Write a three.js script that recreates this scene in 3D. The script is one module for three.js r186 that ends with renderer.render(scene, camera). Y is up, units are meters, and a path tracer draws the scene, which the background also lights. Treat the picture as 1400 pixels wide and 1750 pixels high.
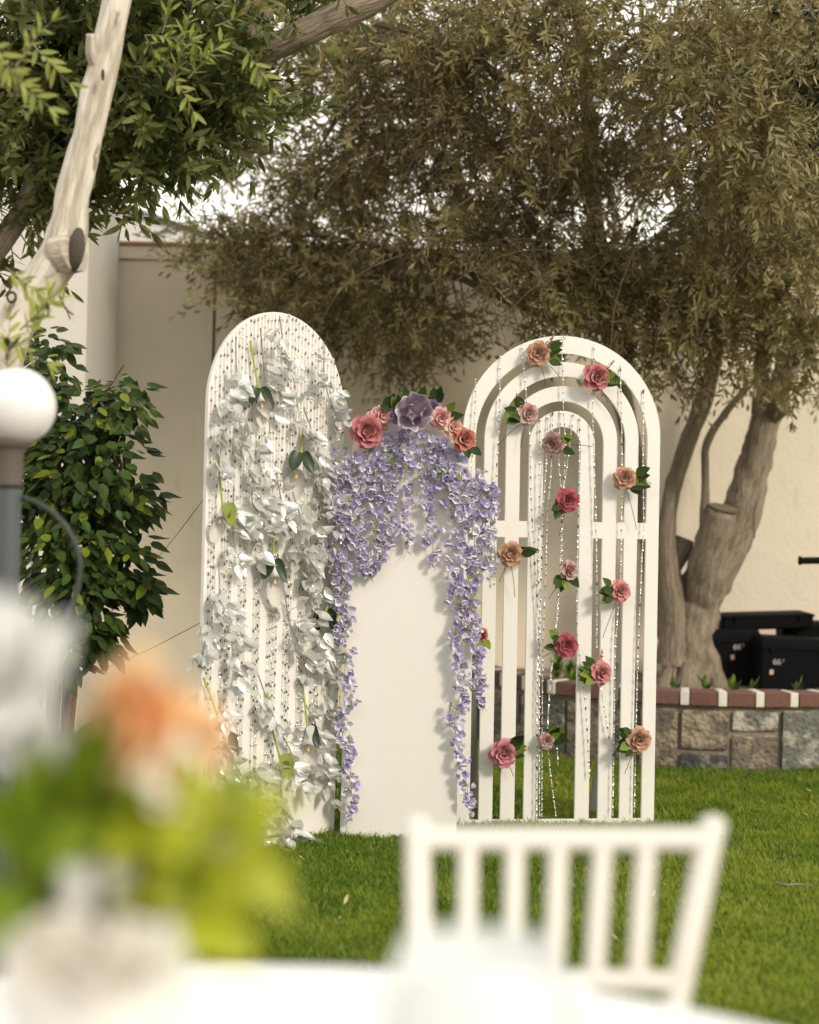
import * as THREE from 'three';
import { mergeGeometries } from 'three/addons/utils/BufferGeometryUtils.js';
import { RoundedBoxGeometry } from 'three/addons/geometries/RoundedBoxGeometry.js';
import { FontLoader } from 'three/addons/loaders/FontLoader.js';
import { TextGeometry } from 'three/addons/geometries/TextGeometry.js';

/* ------------------------------------------------------------------ camera, sky, sun, exposure */
const scene = new THREE.Scene();
const CAM_Y = 1.35, F = 2430, ROLL = THREE.MathUtils.degToRad(1.4);
const camera = new THREE.PerspectiveCamera(2 * THREE.MathUtils.radToDeg(Math.atan(875 / F)), 819 / 1024, 0.05, 600);
camera.position.set(0, CAM_Y, 0);
camera.rotation.z = ROLL;
camera.focus = 5.85;
camera.userData.fStop = 1.3;
scene.add(camera);
const renderer = new THREE.WebGLRenderer({ antialias: true });
renderer.setSize(819, 1024);
renderer.toneMapping = THREE.LinearToneMapping;
renderer.toneMappingExposure = 1.13;
renderer.shadowMap.enabled = true;
{
  const W = 128, H = 64, d = new Float32Array(W * H * 4);
  for (let j = 0; j < H; j++) for (let i = 0; i < W; i++) {
    const el = ((j + 0.5) / H - 0.5) * Math.PI, t = Math.pow(Math.max(0, Math.sin(el)), 0.6), k = (j * W + i) * 4;
    d[k] = 1.62 + (0.98 - 1.62) * t; d[k + 1] = 1.55 + (0.985 - 1.55) * t; d[k + 2] = 1.38 + (0.96 - 1.38) * t; d[k + 3] = 1;
  }
  const sky = new THREE.DataTexture(d, W, H, THREE.RGBAFormat, THREE.FloatType);
  sky.mapping = THREE.EquirectangularReflectionMapping; sky.magFilter = THREE.LinearFilter; sky.needsUpdate = true;
  scene.background = sky; scene.environment = sky;
}
const sun = new THREE.DirectionalLight(new THREE.Color(1, 0.885, 0.715), 2.1);
sun.position.set(10.2, 9.0, 6.5); sun.target.position.set(0, 0, -5.5);
sun.castShadow = true; sun.shadow.radius = 20; sun.shadow.mapSize.set(4096, 4096);
Object.assign(sun.shadow.camera, { left: -9, right: 9, top: 9, bottom: -9, near: 0.5, far: 40 });
scene.add(sun, sun.target);

/* ------------------------------------------------------------------ helpers */
function rng(seed) { let a = seed >>> 0; return () => { a = (a + 0x6D2B79F5) | 0; let t = Math.imul(a ^ (a >>> 15), 1 | a); t = (t + Math.imul(t ^ (t >>> 7), 61 | t)) ^ t; return ((t ^ (t >>> 14)) >>> 0) / 4294967296; }; }
let R = rng(11);
const rr = (a, b) => a + (b - a) * R();
const pick = (a) => a[Math.floor(R() * a.length)];
const V = (x, y, z) => new THREE.Vector3(x, y, z);
const cr = Math.cos(ROLL), sr = Math.sin(ROLL);
function ray(px, py) { const x = (px - 700) / F, y = (875 - py) / F; return V(x * cr - y * sr, x * sr + y * cr, -1); }
function P(px, py, d) { return ray(px, py).multiplyScalar(d).add(V(0, CAM_Y, 0)); }
const names = {};
function numbered(n) { const k = names[n] = (names[n] ?? -1) + 1; return k ? `${n}_${String(k).padStart(3, '0')}` : n; }
function tag(o, label, category, group) { o.userData.label = label; o.userData.category = category; if (group) o.userData.group = group; return o; }
function thing(name, label, category, pos, group) {
  const o = new THREE.Group(); o.name = numbered(name); o.position.copy(pos); scene.add(o);
  return tag(o, label, category, group);
}
/* geometry given in world coordinates -> child of a thing (things keep rotation 0) */
function wpart(t, name, geo, mat, kind) {
  const g = geo.clone(), base = t.getWorldPosition ? worldPos(t) : t.position; g.translate(-base.x, -base.y, -base.z);
  const m = new THREE.Mesh(g, mat); m.name = name; if (kind) m.userData.kind = kind; t.add(m); return m;
}
function worldPos(t) { const p = V(0, 0, 0); let o = t; while (o && o !== scene) { p.add(o.position); o = o.parent; } return p; }
function lpart(t, name, geo, mat, pos, quat, scale) {
  const m = new THREE.Mesh(geo, mat); m.name = name;
  if (pos) m.position.copy(pos); if (quat) m.quaternion.copy(quat);
  if (scale !== undefined) typeof scale === 'number' ? m.scale.setScalar(scale) : m.scale.copy(scale);
  t.add(m); return m;
}
function structure(name, geo, mat) { const m = new THREE.Mesh(geo, mat); m.name = name; m.userData.kind = 'structure'; scene.add(m); return m; }
function merge(list) {
  const hasColor = list.some((g) => g.attributes.color);
  return mergeGeometries(list.map((g0) => {
    const g = g0.index ? g0.toNonIndexed() : g0.clone();
    for (const k of Object.keys(g.attributes)) if (!['position', 'normal', 'uv', 'color'].includes(k)) g.deleteAttribute(k);
    const n = g.attributes.position.count;
    if (!g.attributes.uv) g.setAttribute('uv', new THREE.BufferAttribute(new Float32Array(n * 2), 2));
    if (hasColor && !g.attributes.color) g.setAttribute('color', new THREE.BufferAttribute(new Float32Array(n * 3).fill(1), 3));
    if (!g.attributes.normal) g.computeVertexNormals();
    return g;
  }));
}
function paint(geo, c) { const n = geo.attributes.position.count, a = new Float32Array(n * 3); for (let i = 0; i < n; i++) { a[3 * i] = c[0]; a[3 * i + 1] = c[1]; a[3 * i + 2] = c[2]; } geo.setAttribute('color', new THREE.BufferAttribute(a, 3)); return geo; }
function boxUV(g0) { // uv in metres, by facing
  const g = g0.index ? g0.toNonIndexed() : g0, p = g.attributes.position, n = g.attributes.normal, uv = new Float32Array(p.count * 2);
  for (let i = 0; i < p.count; i++) {
    const ax = Math.abs(n.getX(i)), ay = Math.abs(n.getY(i)), az = Math.abs(n.getZ(i));
    if (ay > ax && ay > az) { uv[2 * i] = p.getX(i); uv[2 * i + 1] = p.getZ(i); } else if (ax > az) { uv[2 * i] = p.getZ(i); uv[2 * i + 1] = p.getY(i); } else { uv[2 * i] = p.getX(i); uv[2 * i + 1] = p.getY(i); }
  }
  g.setAttribute('uv', new THREE.BufferAttribute(uv, 2)); return g;
}
function box(x0, x1, y0, y1, z0, z1, r = 0) {
  const g = r ? new RoundedBoxGeometry(x1 - x0, y1 - y0, z1 - z0, 2, r) : new THREE.BoxGeometry(x1 - x0, y1 - y0, z1 - z0);
  g.translate((x0 + x1) / 2, (y0 + y1) / 2, (z0 + z1) / 2); return boxUV(g);
}
/* periodic value noise */
function noise2(seed, per) {
  const r = rng(seed), t = new Float32Array(per * per).map(() => r());
  return (u, v) => {
    u = ((u % 1) + 1) % 1 * per; v = ((v % 1) + 1) % 1 * per;
    const i = Math.floor(u), j = Math.floor(v), f = u - i, g = v - j, s = f * f * (3 - 2 * f), w = g * g * (3 - 2 * g), a = i % per, b = (i + 1) % per, c = (j % per) * per, d = ((j + 1) % per) * per;
    return (t[c + a] * (1 - s) + t[c + b] * s) * (1 - w) + (t[d + a] * (1 - s) + t[d + b] * s) * w;
  };
}
function fbm(seed, base, oct) { const ns = [...Array(oct)].map((_, k) => noise2(seed + k * 17, base << k)); return (u, v) => { let s = 0, a = 0.5, q = 0; for (const n of ns) { s += a * n(u, v); q += a; a *= 0.55; } return s / q; }; }
function tex(size, fn, srgb = true, repeat = 1) {
  const d = new Uint8Array(size * size * 4), e = (x) => Math.round(255 * Math.min(1, Math.max(0, srgb ? (x <= 0.0031308 ? 12.92 * x : 1.055 * Math.pow(x, 1 / 2.4) - 0.055) : x)));
  for (let j = 0; j < size; j++) for (let i = 0; i < size; i++) { const c = fn((i + 0.5) / size, (j + 0.5) / size), k = (j * size + i) * 4; if (typeof c === 'number') d[k] = d[k + 1] = d[k + 2] = e(c); else for (let q = 0; q < 3; q++) d[k + q] = e(c[q]); d[k + 3] = 255; }
  const t = new THREE.DataTexture(d, size, size); t.wrapS = t.wrapT = THREE.RepeatWrapping; t.magFilter = THREE.LinearFilter; t.minFilter = THREE.LinearMipmapLinearFilter; t.generateMipmaps = true;
  if (srgb) t.colorSpace = THREE.SRGBColorSpace; t.repeat.set(repeat, repeat); t.needsUpdate = true; return t;
}
const mix3 = (a, b, t) => [a[0] + (b[0] - a[0]) * t, a[1] + (b[1] - a[1]) * t, a[2] + (b[2] - a[2]) * t];
const smooth = (a, b, x) => { const t = Math.min(1, Math.max(0, (x - a) / (b - a))); return t * t * (3 - 2 * t); };
function std(c, rough, o = {}) { const m = new THREE.MeshStandardMaterial({ roughness: rough, ...o }); m.color.setRGB(...c); return m; }
function phys(c, rough, o = {}) { const m = new THREE.MeshPhysicalMaterial({ roughness: rough, ...o }); m.color.setRGB(...c); return m; }
function leafMat(c, rough, tr, o = {}) { return phys(c, rough, { transmission: tr, thickness: 0, side: THREE.DoubleSide, specularIntensity: 0.4, ...o }); }

/* a curved blade along +y facing +z: leaves and petals */
function blade(L, W, prof, { bend = 0, cup = 0, nx = 2, ny = 5, wave = 0, twist = 0, col = null } = {}) {
  const pos = [], uv = [], cl = [], idx = []; let y = 0, z = 0, th = 0;
  for (let j = 0; j <= ny; j++) {
    const v = j / ny; if (j) { const dth = typeof bend === 'function' ? bend(v) : bend / ny; th += dth; y += Math.cos(th) * L / ny; z += Math.sin(th) * L / ny; }
    const w = W * 0.5 * prof(v), tw = twist * v;
    for (let i = 0; i <= nx; i++) {
      const u = 2 * i / nx - 1, lx = u * w, lz = cup * u * u * w + wave * Math.sin(v * 9 + u * 2) * w;
      const x2 = lx * Math.cos(tw) - lz * Math.sin(tw), z2 = lx * Math.sin(tw) + lz * Math.cos(tw);
      pos.push(x2, y - Math.sin(th) * z2, z + Math.cos(th) * z2); uv.push(u * 0.5 + 0.5, v);
      if (col) cl.push(...col(v, Math.abs(u)));
    }
  }
  for (let j = 0; j < ny; j++) for (let i = 0; i < nx; i++) { const a = j * (nx + 1) + i, b = a + 1, c = a + nx + 1, d = c + 1; idx.push(a, b, c, b, d, c); }
  const g = new THREE.BufferGeometry(); g.setAttribute('position', new THREE.Float32BufferAttribute(pos, 3)); g.setAttribute('uv', new THREE.Float32BufferAttribute(uv, 2));
  if (col) g.setAttribute('color', new THREE.Float32BufferAttribute(cl, 3));
  g.setIndex(idx); g.computeVertexNormals(); return g;
}
const profLance = (v) => Math.pow(Math.sin(Math.PI * Math.min(1, 0.04 + 0.96 * Math.pow(v, 0.85))), 0.8);
const profOvate = (v) => v < 0.04 ? 0.08 : Math.pow(Math.sin(Math.PI * Math.pow(Math.min(1, v), 0.62)), 0.85) * (1 - 0.35 * smooth(0.75, 1, v));
const profHeart = (v) => v < 0.02 ? 0.5 : Math.pow(1 - v, 0.75) * (0.75 + 1.1 * v) * Math.min(1, 0.55 + 3 * v);
const profPetal = (v) => Math.pow(Math.sin(Math.PI * (0.1 + 0.82 * Math.pow(v, 1.25))), 0.7);
const profTepal = (v) => Math.pow(Math.sin(Math.PI * (0.08 + 0.92 * v)), 0.75);
function basis(dir, normal) { const y = dir.clone().normalize(), z = normal.clone().addScaledVector(y, -normal.dot(y)); if (z.lengthSq() < 1e-6) z.set(0.3, 0.1, 1).addScaledVector(y, -y.z); z.normalize(); const x = y.clone().cross(z); return new THREE.Quaternion().setFromRotationMatrix(new THREE.Matrix4().makeBasis(x, y, z)); }
function rdir() { const z = rr(-1, 1), a = rr(0, 6.283), s = Math.sqrt(1 - z * z); return V(s * Math.cos(a), z, s * Math.sin(a)); }
function placed(geo, pos, quat, s = 1) { const g = geo.clone(); g.applyMatrix4(new THREE.Matrix4().compose(pos, quat, typeof s === 'number' ? V(s, s, s) : s)); return g; }
/* a tapering, uneven limb through [point, radius] pairs */
function limb(pts, { seg = 0, rad = 10, bump = 0.07, seed = 1, cap = true } = {}) {
  const nz = noise2(seed * 31 + 5, 16), n = seg || pts.length * 6, curve = new THREE.CatmullRomCurve3(pts.map((p) => p[0]), false, 'centripetal');
  const fr = curve.computeFrenetFrames(n), pos = [], uv = [], idx = []; let len = 0, prev = null;
  for (let j = 0; j <= n; j++) {
    const t = j / n, c = curve.getPointAt(t), q = curve.getUtoTmapping(t) * (pts.length - 1), k = Math.min(pts.length - 2, Math.floor(q)), r0 = pts[k][1] + (pts[k + 1][1] - pts[k][1]) * smooth(0, 1, q - k);
    if (prev) len += c.distanceTo(prev); prev = c;
    for (let i = 0; i <= rad; i++) {
      const a = (i % rad) / rad * 6.2832, r = r0 * (1 + bump * (2 * nz((i % rad) / rad, len * 0.9 / Math.max(0.25, 1)) - 1) * 1.6);
      pos.push(c.x + (fr.normals[j].x * Math.cos(a) + fr.binormals[j].x * Math.sin(a)) * r, c.y + (fr.normals[j].y * Math.cos(a) + fr.binormals[j].y * Math.sin(a)) * r, c.z + (fr.normals[j].z * Math.cos(a) + fr.binormals[j].z * Math.sin(a)) * r);
      uv.push(i / rad, len * 0.85);
    }
  }
  const w = rad + 1;
  for (let j = 0; j < n; j++) for (let i = 0; i < rad; i++) { const a = j * w + i; idx.push(a, a + 1, a + w, a + 1, a + w + 1, a + w); }
  if (cap) for (const [j, s] of [[0, 0], [n, 1]]) { const c = curve.getPointAt(s), o = pos.length / 3; pos.push(c.x, c.y, c.z); uv.push(0.5, 0); for (let i = 0; i < rad; i++) idx.push(o, j * w + i, j * w + i + 1); }
  const g = new THREE.BufferGeometry(); g.setAttribute('position', new THREE.Float32BufferAttribute(pos, 3)); g.setAttribute('uv', new THREE.Float32BufferAttribute(uv, 2)); g.setIndex(idx); g.computeVertexNormals(); return g;
}
const wire = (pts, r, rad = 5, seg = 0) => limb(pts.map((p) => [p, r]), { rad, bump: 0, seg: seg || pts.length * 4 });
function instanced(parent, name, geo, mat, list, kind = 'stuff') { // list of {m: Matrix4 in world, c: [r,g,b]}
  const im = new THREE.InstancedMesh(geo, mat, list.length), b = worldPos(parent), t = new THREE.Matrix4().makeTranslation(-b.x, -b.y, -b.z), c = new THREE.Color();
  list.forEach((e, i) => { im.setMatrixAt(i, t.clone().multiply(e.m)); if (e.c) im.setColorAt(i, c.setRGB(...e.c)); });
  im.name = name; im.userData.kind = kind; parent.add(im); return im;
}

/* ------------------------------------------------------------------ surface materials */
const nA = fbm(3, 4, 6), nB = fbm(71, 8, 5), nC = fbm(131, 16, 4), nD = fbm(211, 3, 4);
const plasterTex = tex(512, (u, v) => { const k = 0.93 + 0.14 * (nA(u, v) - 0.5) + 0.05 * (nC(u, v) - 0.5); const s = smooth(0.6, 0.8, nB(u * 3, v)) * 0.07; return [k - s, k - s * 1.15, k - s * 1.4]; }, true, 0.5);
const plasterBump = tex(512, (u, v) => 0.5 * nC(u * 3, v * 3) + 0.5 * nB(u, v), false, 1.0);
const M = {
  wall: std([0.8, 0.715, 0.58], 0.92, { map: plasterTex, bumpMap: plasterBump, bumpScale: 0.004 }),
  whiteWall: std([0.72, 0.69, 0.63], 0.92, { map: plasterTex, bumpMap: plasterBump, bumpScale: 0.003 }),
  tile: std([0.4, 0.22, 0.14], 0.85),
  paint: std([0.83, 0.805, 0.765], 0.5, { bumpMap: plasterBump, bumpScale: 0.0008 }),
  brace: std([0.22, 0.22, 0.21], 0.7),
  bark: std([1, 1, 1], 0.95, { map: tex(512, (u, v) => { const g = nB(u * 3, v), h = nC(u * 3, v); return mix3([0.17, 0.13, 0.09], [0.31, 0.255, 0.19], smooth(0.3, 0.7, 0.35 * g + 0.35 * h + 0.3 * nC(u * 5 + 0.4, v * 3))); }), bumpMap: tex(512, (u, v) => 0.45 * nB(u * 3, v) + 0.55 * nC(u * 4, v * 2), false), bumpScale: 0.016 }),
  paleBark: std([1, 1, 1], 0.9, { map: tex(512, (u, v) => { const g = nA(u * 3, v), h = nC(u * 2, v); let c = mix3([0.42, 0.36, 0.28], [0.72, 0.66, 0.57], smooth(0.3, 0.62, 0.65 * g + 0.35 * h)); const knot = smooth(0.66, 0.74, nB(u + 0.3, v)); return mix3(c, [0.17, 0.12, 0.085], knot * 0.75); }), bumpMap: tex(512, (u, v) => 0.4 * nB(u * 2, v) + 0.6 * nC(u * 3, v * 2), false), bumpScale: 0.006 }),
  cutWood: std([0.1, 0.08, 0.065], 0.95, { bumpMap: plasterBump, bumpScale: 0.01 }),
  cutPale: std([0.2, 0.155, 0.105], 0.95, { bumpMap: plasterBump, bumpScale: 0.01 }),
  twig: std([0.12, 0.085, 0.055], 0.95),
  paleTwig: std([0.26, 0.22, 0.15], 0.95),
  soil: std([1, 1, 1], 1, { map: tex(512, (u, v) => mix3([0.1, 0.07, 0.045], [0.42, 0.34, 0.25], smooth(0.3, 0.75, 0.5 * nA(u * 2, v * 2) + 0.5 * nC(u * 3, v * 3))), true, 0.6), bumpMap: tex(512, (u, v) => nC(u * 3, v * 3), false, 0.6), bumpScale: 0.02 }),
  turf: std([1, 1, 1], 1, { map: tex(512, (u, v) => mix3([0.07, 0.11, 0.012], [0.17, 0.2, 0.04], nC(u * 3, v * 3)), true, 0.8) }),
  brick: [[0.17, 0.082, 0.062], [0.145, 0.07, 0.056], [0.19, 0.1, 0.078], [0.13, 0.07, 0.06]].map((c) => std(c, 0.9, { map: plasterTex, bumpMap: plasterBump, bumpScale: 0.008 })),
  whiteBrick: std([0.74, 0.7, 0.62], 0.85, { map: plasterTex, bumpMap: plasterBump, bumpScale: 0.006 }),
  mortar: std([0.26, 0.215, 0.165], 0.95, { map: plasterTex, bumpMap: plasterBump, bumpScale: 0.01 }),
  stone: [[[0.09, 0.085, 0.08], [0.3, 0.27, 0.22]], [[0.16, 0.13, 0.1], [0.34, 0.28, 0.2]], [[0.06, 0.062, 0.06], [0.22, 0.2, 0.17]], [[0.14, 0.14, 0.12], [0.42, 0.39, 0.32]]].map(([a, b], i) => std([1, 1, 1], 0.9, { map: tex(256, (u, v) => mix3(a, b, smooth(0.42, 0.62, 0.5 * nA(u + i * 0.31, v) + 0.5 * nC(u, v + i * 0.2))), true, 1.3), bumpMap: plasterBump, bumpScale: 0.035 })),
  black: phys([0.004, 0.004, 0.0045], 0.7, { specularIntensity: 0.2 }), rubber: phys([0.006, 0.006, 0.006], 0.85, { specularIntensity: 0.25 }), whitePrint: std([0.36, 0.34, 0.32], 0.7), pinkPatch: std([0.6, 0.42, 0.33], 0.8),
  cable: std([0.05, 0.058, 0.05], 0.7), string: std([0.1, 0.075, 0.05], 0.9),
  silver: phys([0.78, 0.785, 0.765], 0.3, { metalness: 0.5, side: THREE.DoubleSide, transmission: 0.22, thickness: 0 }),
  silver2: phys([0.66, 0.67, 0.62], 0.34, { metalness: 0.5, side: THREE.DoubleSide, transmission: 0.22, thickness: 0 }),
  silverStem: std([0.3, 0.31, 0.29], 0.5, { metalness: 0.3 }),
  mirror: std([0.78, 0.77, 0.74], 0.14, { metalness: 1 }), darkBead: std([0.2, 0.185, 0.17], 0.2, { metalness: 1 }), clearBead: std([0.86, 0.85, 0.82], 0.22, { metalness: 0.4 }),
  lime: std([0.36, 0.42, 0.06], 0.6), darkLeaf: phys([0.022, 0.042, 0.016], 0.4, { side: THREE.DoubleSide }), limeLeaf: leafMat([0.3, 0.36, 0.07], 0.7, 0.35),
  calla0: std([0.75, 0.7, 0.4], 0.7), calla: leafMat([1, 1, 1], 0.6, 0.2, { vertexColors: true }),
  wist: [[0.8, 0.77, 0.9], [0.84, 0.8, 0.9], [0.7, 0.66, 0.86], [0.87, 0.85, 0.91]].map((c) => leafMat(c, 0.9, 0.16)), wistStem: std([0.4, 0.44, 0.14], 0.7),
  green: [[0.05, 0.1, 0.02], [0.2, 0.28, 0.04], [0.035, 0.06, 0.02]].map((c) => leafMat(c, 0.55, 0.25)), stemDark: std([0.06, 0.07, 0.035], 0.7), plumePink: std([0.5, 0.2, 0.15], 0.8),
  chair: std([0.75, 0.71, 0.65], 0.5), cloth: std([0.76, 0.76, 0.755], 0.9, { bumpMap: plasterBump, bumpScale: 0.001 }), napkin: leafMat([0.87, 0.89, 0.9], 0.95, 0.35), ceramic: std([0.84, 0.8, 0.74], 0.25),
  globe: phys([0.86, 0.86, 0.86], 0.18, { clearcoat: 0.6 }), post: std([0.085, 0.1, 0.11], 0.5), collar: std([0.11, 0.092, 0.075], 0.7), grey: std([0.4, 0.41, 0.42], 0.6),
};

/* ------------------------------------------------------------------ ground, lawn, walls */
const LAWN = [[-4, -9.15], [6, -9.15], [6, -2.4], [1.4, -2.7], [0.8, -3.3], [0.5, -3.9], [0.2, -4.13], [-0.3, -4.2], [-0.7, -4.38], [-0.95, -4.85], [-1.3, -5.6], [-2, -6], [-4, -6.3]];
{
  const g = new THREE.CircleGeometry(300, 64); g.rotateX(-Math.PI / 2); g.translate(0, -0.012, 0);
  const p = g.attributes.position, uv = g.attributes.uv; for (let i = 0; i < p.count; i++) uv.setXY(i, p.getX(i), p.getZ(i));
  structure('ground', g, M.soil);
  const s = new THREE.Shape(LAWN.map(([x, z]) => new THREE.Vector2(x, -z))), lg = new THREE.ShapeGeometry(s); lg.rotateX(-Math.PI / 2);
  const lp = lg.attributes.position, lu = lg.attributes.uv; for (let i = 0; i < lp.count; i++) lu.setXY(i, lp.getX(i), lp.getZ(i));
  structure('lawn', lg, M.turf);
}
function inLawn(x, z) { let c = false; for (let i = 0, j = LAWN.length - 1; i < LAWN.length; j = i++) { const [xi, zi] = LAWN[i], [xj, zj] = LAWN[j]; if ((zi > z) !== (zj > z) && x < (xj - xi) * (z - zi) / (zj - zi) + xi) c = !c; } return c; }
const PC = V(1.75, 0, -8.98), PR = 1.38; // half-round planter against the wall
{
  R = rng(5);
  const bl = []; for (let k = 0; k < 9; k++) { const a = rr(0, 6.28), l = rr(0.7, 1.25); bl.push(placed(blade(0.034 * l, 0.0034, (v) => 1 - v * v, { bend: rr(0.2, 1.1), nx: 1, ny: 3 }), V(rr(-0.013, 0.013), 0, rr(-0.013, 0.013)), basis(V(Math.cos(a) * 0.35, 1, Math.sin(a) * 0.35), V(Math.cos(a), 0, Math.sin(a))))); }
  const tuft = merge(bl), list = [], patch = fbm(9, 4, 4), fine = fbm(19, 16, 3);
  for (let n = 0; n < 400000 && list.length < 92000; n++) {
    const d = 3.0 + 6.2 * Math.pow(R(), 1.35), x = (rr(-0.34, 0.34)) * d + 0.05, z = -d;
    if (!inLawn(x, z) || Math.hypot(x - PC.x, z - PC.z) < PR + 0.01) continue;
    const k = patch(x / 5 + 0.5, z / 5), f = fine(x / 3, z / 3), s = rr(0.65, 1.25) * (0.8 + 0.5 * f), t = smooth(0.42, 0.68, 0.55 * k + 0.45 * f);
    const c = mix3([0.135, 0.225, 0.01], [0.275, 0.335, 0.028], Math.min(1, t + rr(-0.25, 0.3))), dry = R() < 0.05 ? [0.42, 0.38, 0.14] : c;
    list.push({ m: new THREE.Matrix4().compose(V(x, 0, z), new THREE.Quaternion().setFromEuler(new THREE.Euler(rr(-0.25, 0.25), rr(0, 6.28), rr(-0.25, 0.25))), V(s, s * rr(0.8, 1.2), s)), c: dry });
  }
  const im = instanced(scene, 'grass', tuft, leafMat([1, 1, 1], 0.75, 0.35), list);
  tag(im, 'short mown green grass blades growing over the lawn', 'grass');
}
{
  R = rng(15); const lf = blade(0.05, 0.014, profLance, { bend: 0.6, cup: 0.3, nx: 2, ny: 3 }), l = [];
  for (let k = 0; k < 3000 && l.length < 110; k++) { const d = rr(3.4, 8.6), x = rr(-0.3, 0.34) * d, p = V(x, rr(0.02, 0.04), -d); if (inLawn(x, -d) && Math.hypot(x - PC.x, -d - PC.z) > PR + 0.05) l.push({ m: new THREE.Matrix4().compose(p, basis(V(rr(-1, 1), rr(-0.3, 0.4), rr(-1, 1)), V(rr(-0.5, 0.5), 1, 0)), V(1, 1, 1).multiplyScalar(rr(0.5, 1))), c: mix3([0.3, 0.22, 0.1], [0.5, 0.45, 0.28], R()) }); }
  tag(instanced(scene, 'fallen_leaves', lf, std([1, 1, 1], 0.8, { side: THREE.DoubleSide }), l), 'scattered dry fallen leaves lying in the lawn grass', 'leaves');
}
const WZ = -9.2, TOP = 3.04;
{
  const t = thing('garden_wall', 'long beige rendered garden wall behind the trees with a thin terracotta coping', 'wall', V(0, 0, WZ));
  const jx = P(365, 600, 9.2).x;
  wpart(t, 'wall_panel', box(-4.5, jx - 0.009, -0.02, TOP - 0.1, WZ - 0.2, WZ, 0.006), M.wall);
  wpart(t, 'wall_panel', box(jx + 0.009, 9, -0.02, TOP - 0.1, WZ - 0.2, WZ, 0.006), M.wall);
  wpart(t, 'wall_core', box(-4.5, 9, -0.03, TOP - 0.1, WZ - 0.19, WZ - 0.03), M.mortar);
  wpart(t, 'ledge', box(-4.5, 9, TOP - 0.1, TOP - 0.013, WZ - 0.22, WZ + 0.025, 0.008), M.wall);
  wpart(t, 'coping', box(-4.5, 9, TOP - 0.013, TOP + 0.012, WZ - 0.24, WZ + 0.045, 0.008), M.tile);
  const x1 = P(150, 500, 8.3).x, w = thing('white_wall', 'tall off-white wall end standing left behind the pale tree trunk', 'wall', V(x1 - 1.5, 0, -8.7));
  wpart(w, 'wall_face', box(x1 - 4, x1, -0.02, 4.4, WZ + 0.05, -8.3, 0.01), M.whiteWall);
  wpart(w, 'wall_seam', box(P(67, 400, 8.3).x, P(67, 400, 8.3).x + 0.008, 0, 4.4, -8.302, -8.297), M.mortar);
}
{ // shade sail and straps beyond the wall
  const a = P(120, 335, 12.2), b = P(360, 405, 12.2), t = thing('shade_sail', 'white fabric canopy glowing above the garden wall at left', 'canopy', a.clone());
  const g = new THREE.PlaneGeometry(1, 1, 8, 4), p = g.attributes.position; const c = P(120, 420, 11.2), e = P(250, 418, 11.2);
  for (let i = 0; i < p.count; i++) { const u = p.getX(i) + 0.5, v = p.getY(i) + 0.5, top = a.clone().lerp(b, u), bot = c.clone().lerp(e, u); const q = bot.lerp(top, v); p.setXYZ(i, q.x, q.y - 0.08 * Math.sin(u * 3.14) * Math.sin(v * 3.14), q.z); }
  g.computeVertexNormals(); wpart(t, 'fabric', g, leafMat([0.9, 0.9, 0.86], 0.95, 0.8));
  wpart(t, 'edge_strap', wire([a.clone().add(V(0, 0.01, 0)), a.clone().lerp(b, 0.5).add(V(0, -0.02, 0.02)), b], 0.032), M.cable);
  wpart(t, 'edge_strap', wire([P(150, 333, 12.4), P(240, 362, 12.4), P(345, 396, 12.4)], 0.02), M.cable);
}
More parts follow.
